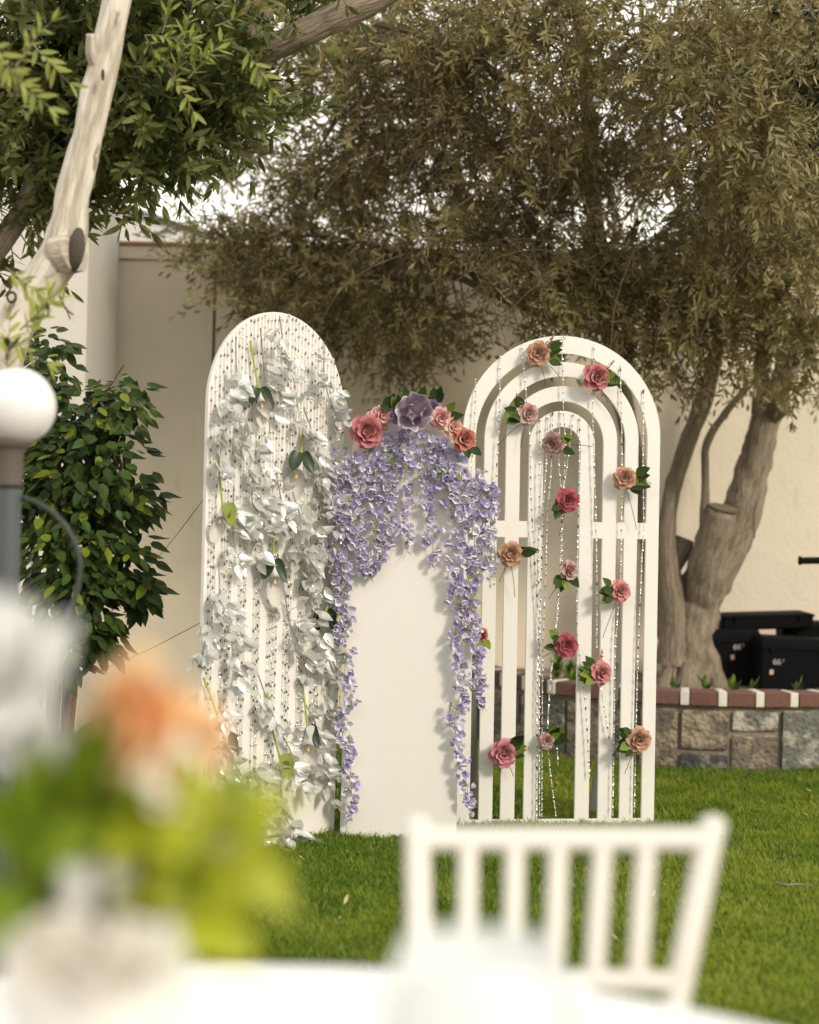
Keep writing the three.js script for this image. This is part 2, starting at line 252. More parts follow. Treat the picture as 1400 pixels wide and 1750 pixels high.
/* ------------------------------------------------------------------ planter of stones with a brick rim */
{
  R = rng(21);
  const H = 0.43, t = thing('stone_planter', 'half-round stone planter with a red and white brick rim around the tree', 'planter', V(PC.x, 0, PC.z));
  const arc = (r0, r1, a0, a1, y0, y1, seg, dome = 0) => { // curved block, corners softened by the inset of its outer face
    const sh = new THREE.Shape(); const pts = [];
    for (let i = 0; i <= seg; i++) { const a = a0 + (a1 - a0) * i / seg; pts.push([Math.cos(a) * r1, Math.sin(a) * r1]); }
    for (let i = seg; i >= 0; i--) { const a = a0 + (a1 - a0) * i / seg; pts.push([Math.cos(a) * r0, Math.sin(a) * r0]); }
    sh.setFromPoints(pts.map(([x, y]) => new THREE.Vector2(x, y)));
    const b = dome || 0.004, g = new THREE.ExtrudeGeometry(sh, { depth: y1 - y0 - 2 * b, bevelEnabled: true, bevelThickness: b, bevelSize: b, bevelOffset: -b, bevelSegments: 2 });
    g.rotateX(-Math.PI / 2); g.scale(1, 1, -1); // y up, arc bulging towards +z
    const ix = g.index ? g.index.array : null; if (ix) { for (let i = 0; i < ix.length; i += 3) [ix[i], ix[i + 1]] = [ix[i + 1], ix[i]]; } else { const p = g.attributes.position; for (let i = 0; i < p.count; i += 3) for (const at of [g.attributes.position, g.attributes.uv]) { const s = at.itemSize; for (let k = 0; k < s; k++) { const x = at.array[i * s + k]; at.array[i * s + k] = at.array[(i + 1) * s + k]; at.array[(i + 1) * s + k] = x; } } }
    g.computeVertexNormals(); g.translate(0, y0 + b, 0); return boxUV(g);
  };
  const A0 = -0.05, A1 = Math.PI + 0.05;
  lpart(t, 'mortar_core', arc(PR - 0.16, PR - 0.025, A0, A1, -0.02, H - 0.08, 48), M.mortar);
  const soil = new THREE.CircleGeometry(PR - 0.1, 48, 0, 6.2832); soil.rotateX(-Math.PI / 2); const sp = soil.attributes.position; for (let i = 0; i < sp.count; i++) { if (sp.getZ(i) < -0.21) sp.setZ(i, -0.21); soil.attributes.uv.setXY(i, sp.getX(i), sp.getZ(i)); } soil.translate(0, H - 0.07, 0);
  lpart(t, 'soil', soil, M.soil);
  for (let a = A0; a < A1;) { // rim: long red bricks with white ones between
    const w1 = 0.142 / PR * rr(0.94, 1.06), w2 = 0.05 / PR, o = rr(-0.006, 0.006), o2 = rr(-0.004, 0.006);
    lpart(t, 'brick', arc(PR - 0.13, PR + 0.014 + o, a + 0.003, a + w1 - 0.003, H - 0.078, H + rr(-0.003, 0.004), 3, 0.006), pick(M.brick));
    lpart(t, 'white_brick', arc(PR - 0.13, PR + 0.018 + o2, a + w1 + 0.002, a + w1 + w2 - 0.002, H - 0.078, H + rr(-0.002, 0.005), 2, 0.006), M.whiteBrick);
    a += w1 + w2;
  }
  for (let a = A0; a < A1;) {
    const w = rr(0.17, 0.33), cut = R() < 0.3 ? [0, H - 0.09] : R() < 0.6 ? [0, rr(0.1, 0.16), H - 0.09] : [0, rr(0.2, 0.25), H - 0.09];
    for (let k = 0; k + 1 < cut.length; k++) {
      const split = R() < 0.25 && cut.length > 2 ? [0, rr(0.4, 0.6), 1] : [0, 1];
      for (let q = 0; q + 1 < split.length; q++) lpart(t, 'stone', arc(PR - 0.1, PR + rr(-0.012, 0.008), a + (split[q] * w + 0.012) / PR, a + (split[q + 1] * w - 0.012) / PR, cut[k] + 0.008, cut[k + 1] - 0.012, 3, 0.016), pick(M.stone));
    }
    a += w / PR;
  }
}
/* ------------------------------------------------------------------ trees */
function twigProto(nLeaf, len, leaf, { droop = 0.5, spread = 0.9, stemR = 0.0022, tip = 3, stemCol = [0.9, 0.75, 0.5] } = {}) {
  const pts = [], gs = []; let p = V(0, 0, 0), d = V(rr(-0.1, 0.1), 1, rr(-0.1, 0.1)).normalize(); const n = 6;
  for (let i = 0; i <= n; i++) { pts.push(p.clone()); d.add(V(rr(-0.12, 0.12), 0, rr(-0.12, 0.12) + droop / n)).normalize(); p = p.clone().addScaledVector(d, len / n); }
  gs.push(paint(limb(pts.map((q, i) => [q, stemR * (1 - 0.75 * i / n)]), { rad: 3, seg: 6, bump: 0, cap: false }), stemCol));
  const c = new THREE.CatmullRomCurve3(pts);
  for (let i = 0; i < nLeaf; i++) {
    const last = i >= nLeaf - tip, t = last ? 1 : 0.15 + 0.85 * (i + rr(0, 0.6)) / nLeaf, q = c.getPoint(Math.min(1, t)), tg = c.getTangent(Math.min(1, t)), a = i * 2.4 + rr(-0.5, 0.5);
    const side = basis(tg, V(0.2, 0.1, 1)), out = V(Math.cos(a), 0, Math.sin(a)).applyQuaternion(side), dir = tg.clone().multiplyScalar(last ? 1.2 : rr(0.35, 0.9)).addScaledVector(out, last ? rr(0.2, 0.7) : spread);
    gs.push(paint(placed(pick(leaf), q, basis(dir, out.clone().multiplyScalar(-0.4).add(rdir().multiplyScalar(0.5)).add(V(0, 0.4, 0.4))), rr(0.75, 1.15)), [1, 1, 1]));
  }
  return merge(gs);
}
/* twigs filling ellipsoids: [px, py, depth, rx, ry, rz, count] */
function twigPlaces(blobs, { shell = 0.45, down = 0.35, up = 0, colA, colB, hole = 0.0, size = [0.8, 1.25] }) {
  const list = [], hn = fbm(Math.floor(R() * 999), 8, 3);
  for (const [px, py, d, rx, ry, rz, n] of blobs) {
    const c = P(px, py, d);
    for (let k = 0; k < n; k++) {
      const o = rdir().multiplyScalar(Math.pow(R(), shell)); const p = V(c.x + o.x * rx, c.y + o.y * ry, c.z + o.z * rz);
      if (hn(p.x * 0.35 + p.z * 0.2, p.y * 0.5 + p.z * 0.13) < hole) continue;
      const dir = o.clone().multiplyScalar(0.7).add(rdir().multiplyScalar(0.75)).add(V(0, up - down, 0));
      list.push({ p, m: new THREE.Matrix4().compose(p, basis(dir, rdir().add(V(0, 0.6, 0.2))), V(1, 1, 1).multiplyScalar(rr(...size))), c: mix3(colA, colB, R()) });
    }
  }
  return list;
}
function fillCrown(t, protos, mat, list, name = 'foliage') { protos.forEach((g, i) => { const l = list.filter((_, k) => k % protos.length === i); if (l.length) instanced(t, name, g, mat, l); }); }
/* single leaves along sprays that show large: each a mesh */
function sprays(t, list, leafGeos, mats, stemMat, n, len, { droop = 0.6, scale = [0.8, 1.2] } = {}) {
  const stems = [], b = t.position;
  for (const [px, py, d, ang, mi] of list) {
    const p0 = P(px, py, d), dir = V(Math.cos(ang), Math.sin(ang), rr(-0.3, 0.5)).normalize(), pts = []; let p = p0.clone();
    for (let i = 0; i < 6; i++) { pts.push(p.clone()); dir.add(V(rr(-0.15, 0.15), -droop / 6 + rr(-0.1, 0.1), rr(-0.1, 0.1))).normalize(); p.addScaledVector(dir, len / 5); }
    stems.push(limb(pts.map((q, i) => [q, 0.0028 * (1 - 0.14 * i)]), { rad: 4, seg: 8, bump: 0 }));
    const c = new THREE.CatmullRomCurve3(pts);
    for (let i = 0; i < n; i++) {
      const tt = i >= n - 3 ? 1 : 0.12 + 0.88 * (i + rr(0, 0.5)) / n, q = c.getPoint(Math.min(1, tt)), tg = c.getTangent(Math.min(1, tt)), a = i * 2.4 + rr(-0.4, 0.4), out = V(Math.cos(a), 0, Math.sin(a)).applyQuaternion(basis(tg, V(0.2, 0.1, 1)));
      lpart(t, 'leaf', pick(leafGeos), R() < 0.75 ? mats[mi] : pick(mats), q.clone().sub(b), basis(tg.clone().multiplyScalar(rr(0.5, 1)).addScaledVector(out, i >= n - 3 ? 0.5 : 0.9), out.clone().multiplyScalar(-0.5).add(V(rr(-0.4, 0.4), 0.5, 0.6))), rr(...scale));
    }
  }
  wpart(t, 'twig', merge(stems), stemMat);
}
{ // right tree in the planter
  R = rng(31);
  const D = 8.6, Q = (px, py, w, d = D) => [P(px, py, d), w / 2 / F * d];
  const t = thing('spreading_tree', 'large spreading olive-leaved tree with several stems growing in the stone planter', 'tree', V(P(1190, 1160, D).x, 0.36, -D));
  const trunk = [
    limb([Q(1190, 1200, 112), Q(1186, 1140, 98), Q(1182, 1080, 90), Q(1196, 1020, 84), Q(1232, 950, 76), Q(1262, 885, 68), Q(1283, 820, 59), Q(1298, 760, 54), Q(1314, 700, 50)], { rad: 16, seg: 60, bump: 0.08, seed: 2 }),
    limb([Q(1312, 715, 50), Q(1340, 640, 36, 8.55), Q(1362, 570, 30, 8.5), Q(1392, 450, 26, 8.4), Q(1420, 300, 22, 8.2)], { rad: 10, seed: 3 }),
    limb([Q(1304, 720, 40), Q(1302, 640, 27, 8.65), Q(1304, 560, 24, 8.7), Q(1290, 430, 20, 8.8), Q(1250, 250, 16, 8.8)], { rad: 10, seed: 4 }),
    limb([Q(1150, 1130, 60, 8.55), Q(1152, 1060, 46, 8.5), Q(1143, 985, 40, 8.5), Q(1140, 910, 30, 8.55), Q(1152, 830, 29, 8.6), Q(1176, 752, 29), Q(1206, 675, 28), Q(1223, 600, 25), Q(1230, 500, 22), Q(1200, 330, 18)], { rad: 12, seg: 50, bump: 0.1, seed: 5 }),
    limb([Q(1168, 1120, 70, 8.75), Q(1128, 1010, 44, 8.85), Q(1108, 900, 38, 8.9), Q(1088, 800, 34, 8.9), Q(1066, 690, 32, 8.9), Q(1046, 580, 32, 8.8), Q(1022, 450, 32, 8.7), Q(1012, 300, 28, 8.6), Q(1004, 150, 24, 8.5), Q(985, -40, 20, 8.3)], { rad: 12, seg: 60, seed: 6 }),
    limb([Q(1196, 1130, 40, 8.62), Q(1198, 1050, 56, 8.56), Q(1208, 960, 60, 8.44), Q(1234, 872, 52, 8.36)], { rad: 14, bump: 0.1, seed: 7 }),
    limb([Q(1203, 930, 20, 8.4), Q(1204, 880, 17, 8.4), Q(1206, 820, 14, 8.4), Q(1207, 762, 14, 8.4), Q(1238, 708, 13, 8.45), Q(1290, 645, 12, 8.5), Q(1330, 560, 9, 8.5)], { rad: 8, seg: 40, seed: 8 }),
    limb([Q(1035, 560, 26, 8.8), Q(960, 545, 18, 8.4), Q(880, 520, 14, 7.9), Q(780, 470, 10, 7.5)], { rad: 8, seed: 9 }),
    limb([Q(1015, 330, 24, 8.65), Q(930, 220, 18, 8.0), Q(800, 90, 14, 7.4), Q(640, 40, 9, 7.0)], { rad: 8, seed: 10 }),
    limb([Q(1004, 150, 20, 8.5), Q(1100, 60, 16, 7.6), Q(1240, 40, 11, 6.9)], { rad: 8, seed: 12 }),
    limb([Q(1160, 1090, 14, 8.6), Q(1136, 1180, 40, 8.42), Q(1128, 1210, 40, 8.35)], { rad: 9, seed: 14 }), limb([Q(1205, 1090, 14, 8.6), Q(1232, 1185, 38, 8.44), Q(1246, 1215, 30, 8.36)], { rad: 9, seed: 15 }), limb([Q(1184, 1080, 14, 8.6), Q(1172, 1180, 44, 8.4), Q(1164, 1215, 40, 8.33)], { rad: 9, seed: 16 }),
    limb([Q(1140, 990, 30, 8.55), Q(1162, 940, 42, 8.6), Q(1170, 920, 36, 8.6)], { rad: 10, seed: 17 }),
  ];
  wpart(t, 'trunk', merge(trunk), M.bark);
  { // boughs inside the crown
    const A = [[1392, 450, 8.4], [1300, 520, 8.7], [1228, 520, 8.6], [1022, 450, 8.7], [1012, 300, 8.6], [930, 220, 8], [880, 520, 7.9], [1100, 60, 7.6], [800, 90, 7.4]].map((a) => P(...a)), boughs = [];
    const ends = [[560, 470, 8.2], [450, 410, 8.5], [640, 420, 8.1], [760, 430, 7.7], [850, 400, 7.5], [940, 420, 7.5], [1100, 430, 7.5], [1180, 500, 7.6], [1250, 400, 7.4], [1340, 480, 7.6], [520, 280, 8.4], [620, 200, 8.2], [700, 300, 7.9], [840, 250, 7.8], [1130, 250, 7.5], [1290, 210, 6.6], [1230, 100, 6.6], [960, 90, 6.9], [700, 60, 7.4], [580, 80, 7.9], [480, 160, 8.3], [1350, 300, 7], [870, 330, 7.4], [1050, 300, 7.6]];
    for (const e of ends) { const p = P(...e), a = A.reduce((m, q) => (q.distanceTo(p) < m.distanceTo(p) ? q : m)), L = a.distanceTo(p); const mid = (k) => a.clone().lerp(p, k).add(V(rr(-0.12, 0.12), rr(0.02, 0.2) * L * 0.4, rr(-0.12, 0.12))); boughs.push(limb([[a, 0.011 + 0.008 * L], [mid(0.3), 0.009 + 0.005 * L], [mid(0.65), 0.009 + 0.002 * L], [p, 0.006], [p.clone().add(V(rr(-0.2, 0.2), rr(-0.25, 0.05), rr(0, 0.2))), 0.003]], { rad: 7, seg: 18, bump: 0.06 })); for (let k = 0; k < 7; k++) { const s = mid(rr(0.4, 1)), d = rdir().multiplyScalar(rr(0.2, 0.45)); boughs.push(limb([[s, 0.006], [s.clone().addScaledVector(d, 0.5).add(V(0, 0.03, 0)), 0.0045], [s.clone().add(d).add(V(0, -0.06, 0.05)), 0.002]], { rad: 5, seg: 8, bump: 0 })); } }
    wpart(t, 'boughs', merge(boughs), M.bark);
  }
  const disc = (p, n, r) => placed(new THREE.CylinderGeometry(r, r * 1.04, 0.012, 16), p, basis(n, V(0.3, 0, 1)));
  wpart(t, 'cut_stub', disc(P(1236, 868, 8.36), V(0.15, 1, 0.25), 0.088), M.cutPale);
  wpart(t, 'cut_stub', limb([Q(1318, 712, 30, 8.55), Q(1336, 696, 34, 8.48), Q(1340, 692, 33, 8.46)], { rad: 10, bump: 0.05 }), M.cutPale);
  const leaf = [0, 1, 2].map(() => blade(0.052, 0.012, profLance, { bend: rr(-0.5, 0.7), cup: 0.25, nx: 2, ny: 4 }));
  const protos = [0, 1, 2, 3, 4].map(() => twigProto(18, rr(0.2, 0.3), leaf, { droop: rr(0.1, 0.9), stemCol: [0.85, 0.6, 0.4] }));
  const mat = leafMat([1, 1, 1], 0.6, 0.4, { vertexColors: true });
  const S = [ // lower skirt, centre and right
    [470, 440, 8.4, .5, .32, .5, 190], [560, 500, 8.3, .45, .3, .5, 170], [440, 400, 8.6, .3, .2, .4, 46], [380, 420, 8.6, .2, .09, .3, 14], [640, 440, 8.2, .5, .45, .6, 210], [700, 520, 8.0, .36, .28, .5, 110], [670, 590, 8.4, .16, .14, .3, 40], [610, 550, 8.4, .2, .1, .3, 30], [730, 570, 8.0, .14, .1, .3, 22], [490, 530, 8.3, .2, .08, .3, 26],
    [760, 450, 7.8, .5, .42, .6, 230], [850, 480, 7.5, .42, .3, .5, 170], [940, 440, 7.6, .5, .4, .6, 220], [880, 390, 7.2, .4, .3, .5, 130], [1010, 480, 7.8, .4, .28, .5, 130], [1100, 470, 7.6, .5, .4, .6, 220], [1150, 560, 7.8, .32, .26, .4, 90], [1220, 520, 7.6, .42, .35, .5, 160], [1310, 540, 7.8, .4, .3, .5, 130], [1390, 560, 7.8, .3, .32, .5, 110], [1180, 625, 7.9, .14, .1, .2, 12], [1395, 630, 7.9, .16, .12, .2, 16],
    // middle band, lets the sky through
    [375, 330, 8.7, .28, .34, .4, 90], [345, 385, 8.6, .22, .14, .3, 40], [400, 230, 8.7, .3, .28, .4, 90],
    [440, 280, 8.8, .4, .4, .6, 90], [540, 330, 8.6, .5, .5, .6, 210], [620, 280, 8.4, .5, .5, .6, 240], [520, 190, 8.4, .6, .5, .7, 350], [700, 330, 8.0, .5, .45, .6, 170], [800, 330, 7.8, .5, .4, .6, 150], [700, 190, 7.8, .6, .5, .7, 350], [850, 250, 8.0, .55, .5, .6, 190], [950, 310, 8.0, .55, .4, .6, 140], [1050, 340, 7.8, .55, .4, .6, 150], [1000, 220, 8.0, .5, .4, .6, 230], [1060, 270, 7.9, .35, .35, .5, 130], [1130, 250, 7.8, .5, .5, .6, 110], [1160, 380, 7.6, .5, .4, .6, 190], [1280, 400, 7.5, .5, .45, .6, 190], [1380, 420, 7.6, .4, .5, .6, 150],
    // upper front, sharper, paler on the right
    [600, 90, 8.0, .7, .45, .8, 460], [760, 70, 7.4, .6, .4, .7, 320], [900, 60, 7.0, .55, .4, .7, 320], [860, 150, 7.0, .45, .3, .5, 170], [1040, 40, 6.8, .55, .4, .7, 240], [1160, 90, 6.5, .45, .4, .6, 200], [1270, 80, 6.4, .4, .4, .6, 210], [1300, 200, 6.4, .32, .32, .5, 150], [1230, 220, 6.5, .3, .3, .5, 90], [1340, 110, 6.4, .3, .3, .5, 110], [1330, 290, 6.7, .22, .2, .4, 50], [1100, 160, 6.8, .35, .3, .5, 80],
    // above the picture
    [1283, -243, 7.5, 1.0, .4, .9, 230], [1557, -125, 8.5, .9, .4, .9, 120], [959, -243, 7.5, .9, .4, .9, 190],
    [500, -110, 8.2, 1.0, .4, .8, 150], [800, -130, 7.8, 1.1, .4, .8, 170], [1100, -130, 7.4, 1.1, .4, .8, 170], [1380, -80, 7.2, .7, .5, .8, 130],
  ];
  fillCrown(t, protos, mat, twigPlaces(S, { colA: [0.16, 0.145, 0.055], colB: [0.47, 0.41, 0.2], shell: 0.5, down: 0.5, hole: 0.455 }));
  // thin bare hanging twigs
  const bare = [];
  for (let k = 0; k < 330; k++) {
    const px = rr(640, 1320), py = rr(20, 460), d = rr(6.7, 7.8), p = P(px, py, d), a = rr(-1, 1), L = rr(0.25, 0.7), q = [p];
    const dir = V(a * 0.8, rr(-0.6, 0.3), rr(-0.3, 0.3)).normalize(); for (let i = 0; i < 4; i++) { dir.add(V(rr(-0.2, 0.2), -0.3, rr(-0.15, 0.15))).normalize(); q.push(q[i].clone().addScaledVector(dir, L / 4)); }
    bare.push(limb(q.map((x, i) => [x, 0.0034 * (1 - 0.16 * i)]), { rad: 4, seg: 7, bump: 0, cap: false }));
  }
  wpart(t, 'hanging_twigs', merge(bare), M.twig, 'stuff');
  const lm = [leafMat([0.32, 0.3, 0.17], 0.6, 0.4), leafMat([0.26, 0.25, 0.13], 0.6, 0.4), leafMat([0.32, 0.33, 0.12], 0.6, 0.45)];
  const sp = []; for (const [px, py, d, n] of [[1180, 90, 6.1, 3], [1260, 130, 6.0, 4], [1320, 200, 6.0, 4], [1290, 260, 6.1, 3], [1350, 90, 6.0, 3], [1000, 70, 6.5, 2], [930, 470, 6.9, 2]]) for (let k = 0; k < n; k++) sp.push([px + rr(-30, 30), py + rr(-30, 30), d, rr(-2.4, 0.2), Math.floor(R() * 3)]);
  sprays(t, sp, leaf, lm, M.twig, 14, 0.2);
  // sprouts near the stems
  const stems = [];
  for (const [x, y] of [[1258, 840], [1268, 830], [1150, 1180], [1290, 900]]) stems.push(wire([P(x, y + 20, 8.3), P(x - 2, y - 15, 8.3), P(x + 3, y - 45, 8.28)], 0.004));
  wpart(t, 'sprout', merge(stems), M.twig);
}
{ // left tree with the pale trunk
  R = rng(47);
  const D = 4.8, Q = (px, py, w, d = D) => [P(px, py, d), w / 2 / F * d];
  const t = thing('pale_trunk_tree', 'tree at left with a smooth pale crooked trunk and dark green leaves', 'tree', V(P(-40, 1300, D).x, 0, -D));
  wpart(t, 'trunk', merge([
    limb([[V(P(-60, 1400, D).x, -0.05, -D), 0.09], Q(-50, 1000, 76), Q(-30, 760, 72), Q(5, 610, 70), Q(42, 525, 66), Q(86, 462, 70), Q(112, 412, 70), Q(122, 350, 58), Q(138, 280, 55), Q(154, 215, 52), Q(168, 150, 54), Q(182, 90, 50), Q(196, 20, 48), Q(214, -70, 46), Q(240, -200, 40)], { rad: 18, seg: 110, bump: 0.07, seed: 3 }),
    limb([Q(178, 130, 30), Q(158, 95, 22, 4.75), Q(155, 58, 16, 4.72)], { rad: 10, seed: 5 }),
    limb([Q(88, 446, 50), Q(108, 434, 74, 4.78), Q(128, 428, 74, 4.76)], { rad: 16, bump: 0.05, seed: 7 }),
  ]), M.paleBark);
  wpart(t, 'cut_stub', placed(new THREE.SphereGeometry(1, 18, 10), P(130, 427, 4.75), new THREE.Quaternion().setFromEuler(new THREE.Euler(0, 0.45, -0.1)), V(0.026, 0.076, 0.062)), M.cutWood);
  wpart(t, 'knot_hole', placed(new THREE.SphereGeometry(1, 12, 8), P(176, 128, 4.705), new THREE.Quaternion(), V(0.006, 0.02, 0.006)), M.cutWood);
  wpart(t, 'knot_hole', placed(new THREE.TorusGeometry(0.014, 0.004, 8, 16), P(20, 508, 4.7), new THREE.Quaternion(), V(1, 1.2, 1)), M.cutWood);
  wpart(t, 'branch', limb([Q(-40, 470, 32, 5.4), Q(8, 410, 32, 5.4), Q(46, 345, 34, 5.4), Q(70, 240, 34, 5.45), Q(90, 100, 30, 5.5)], { rad: 10, seed: 8 }), M.bark);
  wpart(t, 'branch', limb([Q(330, 190, 16, 5.6), Q(390, 128, 28, 5.6), Q(450, 92, 42, 5.6), Q(520, 56, 46, 5.6), Q(590, 22, 47, 5.65), Q(680, -25, 46, 5.7), Q(800, -120, 46, 5.8)], { rad: 12, seed: 9, seg: 50 }), M.bark);
  wpart(t, 'branch', limb([Q(405, 125, 30, 5.68), Q(425, 75, 46, 5.7), Q(445, 0, 56, 5.75), Q(470, -90, 56, 5.8)], { rad: 12, seed: 10 }), M.bark);
  const leaf = [0, 1, 2].map(() => blade(0.066, 0.0175, profLance, { bend: rr(-0.4, 0.8), cup: 0.22, nx: 2, ny: 5 }));
  const protos = [0, 1, 2, 3].map(() => twigProto(19, rr(0.2, 0.28), leaf, { droop: rr(0, 0.7), stemR: 0.0028, stemCol: [1.2, 0.9, 0.5] }));
  const S = [
    [60, 60, 5.6, .28, .28, .4, 90], [60, 190, 5.6, .28, .26, .4, 95], [30, 280, 5.5, .18, .16, .3, 44], [90, 250, 5.6, .18, .14, .3, 44], [150, 120, 5.7, .3, .3, .3, 90], [250, 40, 5.6, .3, .26, .4, 110], [280, 125, 5.5, .26, .22, .4, 110], [250, 180, 5.45, .22, .15, .25, 80], [225, 225, 5.4, .14, .1, .2, 40], [265, 245, 5.4, .1, .06, .2, 18], [330, 160, 5.5, .18, .12, .3, 48], [340, 50, 5.5, .2, .26, .4, 70], [385, 160, 5.5, .12, .1, .3, 24], [410, 200, 5.6, .12, .1, .2, 14], [470, 10, 6.0, .14, .12, .2, 14], [180, 200, 5.7, .24, .25, .3, 70], [180, 230, 5.6, .1, .07, .2, 14], [10, 380, 5.5, .12, .14, .2, 24],
    [100, -80, 5.4, .6, .3, .6, 90], [350, -100, 5.4, .6, .3, .6, 90], [-120, 150, 5.4, .4, .8, .6, 110],
  ];
  const mat = leafMat([1, 1, 1], 0.55, 0.35, { vertexColors: true });
  fillCrown(t, protos, mat, twigPlaces(S, { colA: [0.1, 0.12, 0.036], colB: [0.22, 0.24, 0.075], shell: 0.55, down: 0.05 }));
  const lm = [leafMat([0.42, 0.46, 0.11], 0.6, 0.5), leafMat([0.24, 0.3, 0.07], 0.55, 0.45), leafMat([0.08, 0.11, 0.04], 0.5, 0.3)];
  const sp = [];
  for (const [px, py, d, n, mi] of [[270, 50, 5.0, 3, 0], [290, 105, 5.0, 3, 0], [355, 30, 5.0, 2, 0], [395, 20, 5.0, 2, 0], [310, 140, 5.0, 2, 0], [245, 130, 5.05, 2, 1], [20, 110, 4.1, 2, 0], [5, 60, 4.1, 1, 0], [80, 85, 4.5, 1, 0], [440, 95, 5.1, 1, 0], [0, 470, 4.3, 1, 0], [10, 560, 4.3, 2, 0], [25, 575, 4.4, 1, 0], [-5, 620, 4.3, 1, 0]]) for (let k = 0; k < n; k++) sp.push([px + rr(-25, 25), py + rr(-25, 25), d, rr(-1.2, 1.6), mi]);
  sprays(t, sp, leaf, lm, M.paleTwig, 14, 0.17, { droop: 0.1, scale: [0.7, 1.1] });
  const hang = [[P(100, 505, 4.72), P(112, 525, 4.72), P(120, 545, 4.72)], [P(110, 500, 4.72), P(106, 520, 4.72), P(125, 538, 4.72)]]; wpart(t, 'twig', merge(hang.map((q) => wire(q, 0.003))), M.twig);
}
function simpleTree(name, label, pos, trunkR, S, colA, colB, leafL, leafW, opt = {}) { // trees that only show their crowns
  const t = thing(name, label, 'tree', pos);
  wpart(t, 'trunk', limb([[pos.clone().add(V(0, -0.05, 0)), trunkR], [pos.clone().add(V(0.1, 1.4, 0)), trunkR * 0.8], [pos.clone().add(V(-0.05, 3.2, 0)), trunkR * 0.6], [pos.clone().add(V(0.1, 5, 0)), trunkR * 0.3]], { rad: 10 }), M.bark);
  const leaf = [0, 1].map(() => blade(leafL, leafW, profLance, { bend: rr(-0.4, 0.8), cup: 0.2, nx: 2, ny: 4 }));
  fillCrown(t, [0, 1, 2].map(() => twigProto(16, 0.26, leaf, { droop: 0.4 })), leafMat([1, 1, 1], 0.6, 0.35, { vertexColors: true }), twigPlaces(S, { colA, colB, shell: 0.5, hole: opt.hole ?? 0.3, size: [1, 1.5] }));
}
{ // tall hedge closing the garden behind the photographer: what the mirrored beads and the shade under the crown show
  R = rng(59);
  const t = thing('garden_hedge', 'tall dark green hedge closing the garden behind the table', 'hedge', V(0, 0, 6.2));
  wpart(t, 'branches', new RoundedBoxGeometry(26, 3.4, 1.0, 3, 0.3).translate(0, 1.65, 6.5), std([0.03, 0.035, 0.018], 1));
  const g = blade(0.26, 0.12, profOvate, { bend: 0.6, cup: 0.2, nx: 2, ny: 3 }), l = [];
  for (let k = 0; k < 9000; k++) { const p = V(rr(-13, 13), rr(0, 3.5), 5.9 + rr(-0.15, 0.2)); l.push({ m: new THREE.Matrix4().compose(p, basis(V(rr(-1, 1), rr(-1, 0.3), rr(-0.8, 0)), V(rr(-0.5, 0.5), 0.6, -1)), V(1, 1, 1).multiplyScalar(rr(0.6, 1.2))), c: mix3([0.03, 0.045, 0.015], [0.07, 0.1, 0.03], R()) }); }
  instanced(t, 'foliage', g, leafMat([1, 1, 1], 0.7, 0.2), l);
}
R = rng(53);
simpleTree('dark_green_tree', 'dark green tree beyond the wall at the right edge of the picture', V(4.6, 0, -10.6), 0.12, [[1390, 300, 10.2, .5, 1.2, .6, 420], [1350, 120, 10.4, .7, .8, .6, 280], [1300, 350, 10.3, .5, .5, .5, 120]], [0.012, 0.022, 0.01], [0.035, 0.055, 0.02], 0.09, 0.03, { hole: 0.1 });
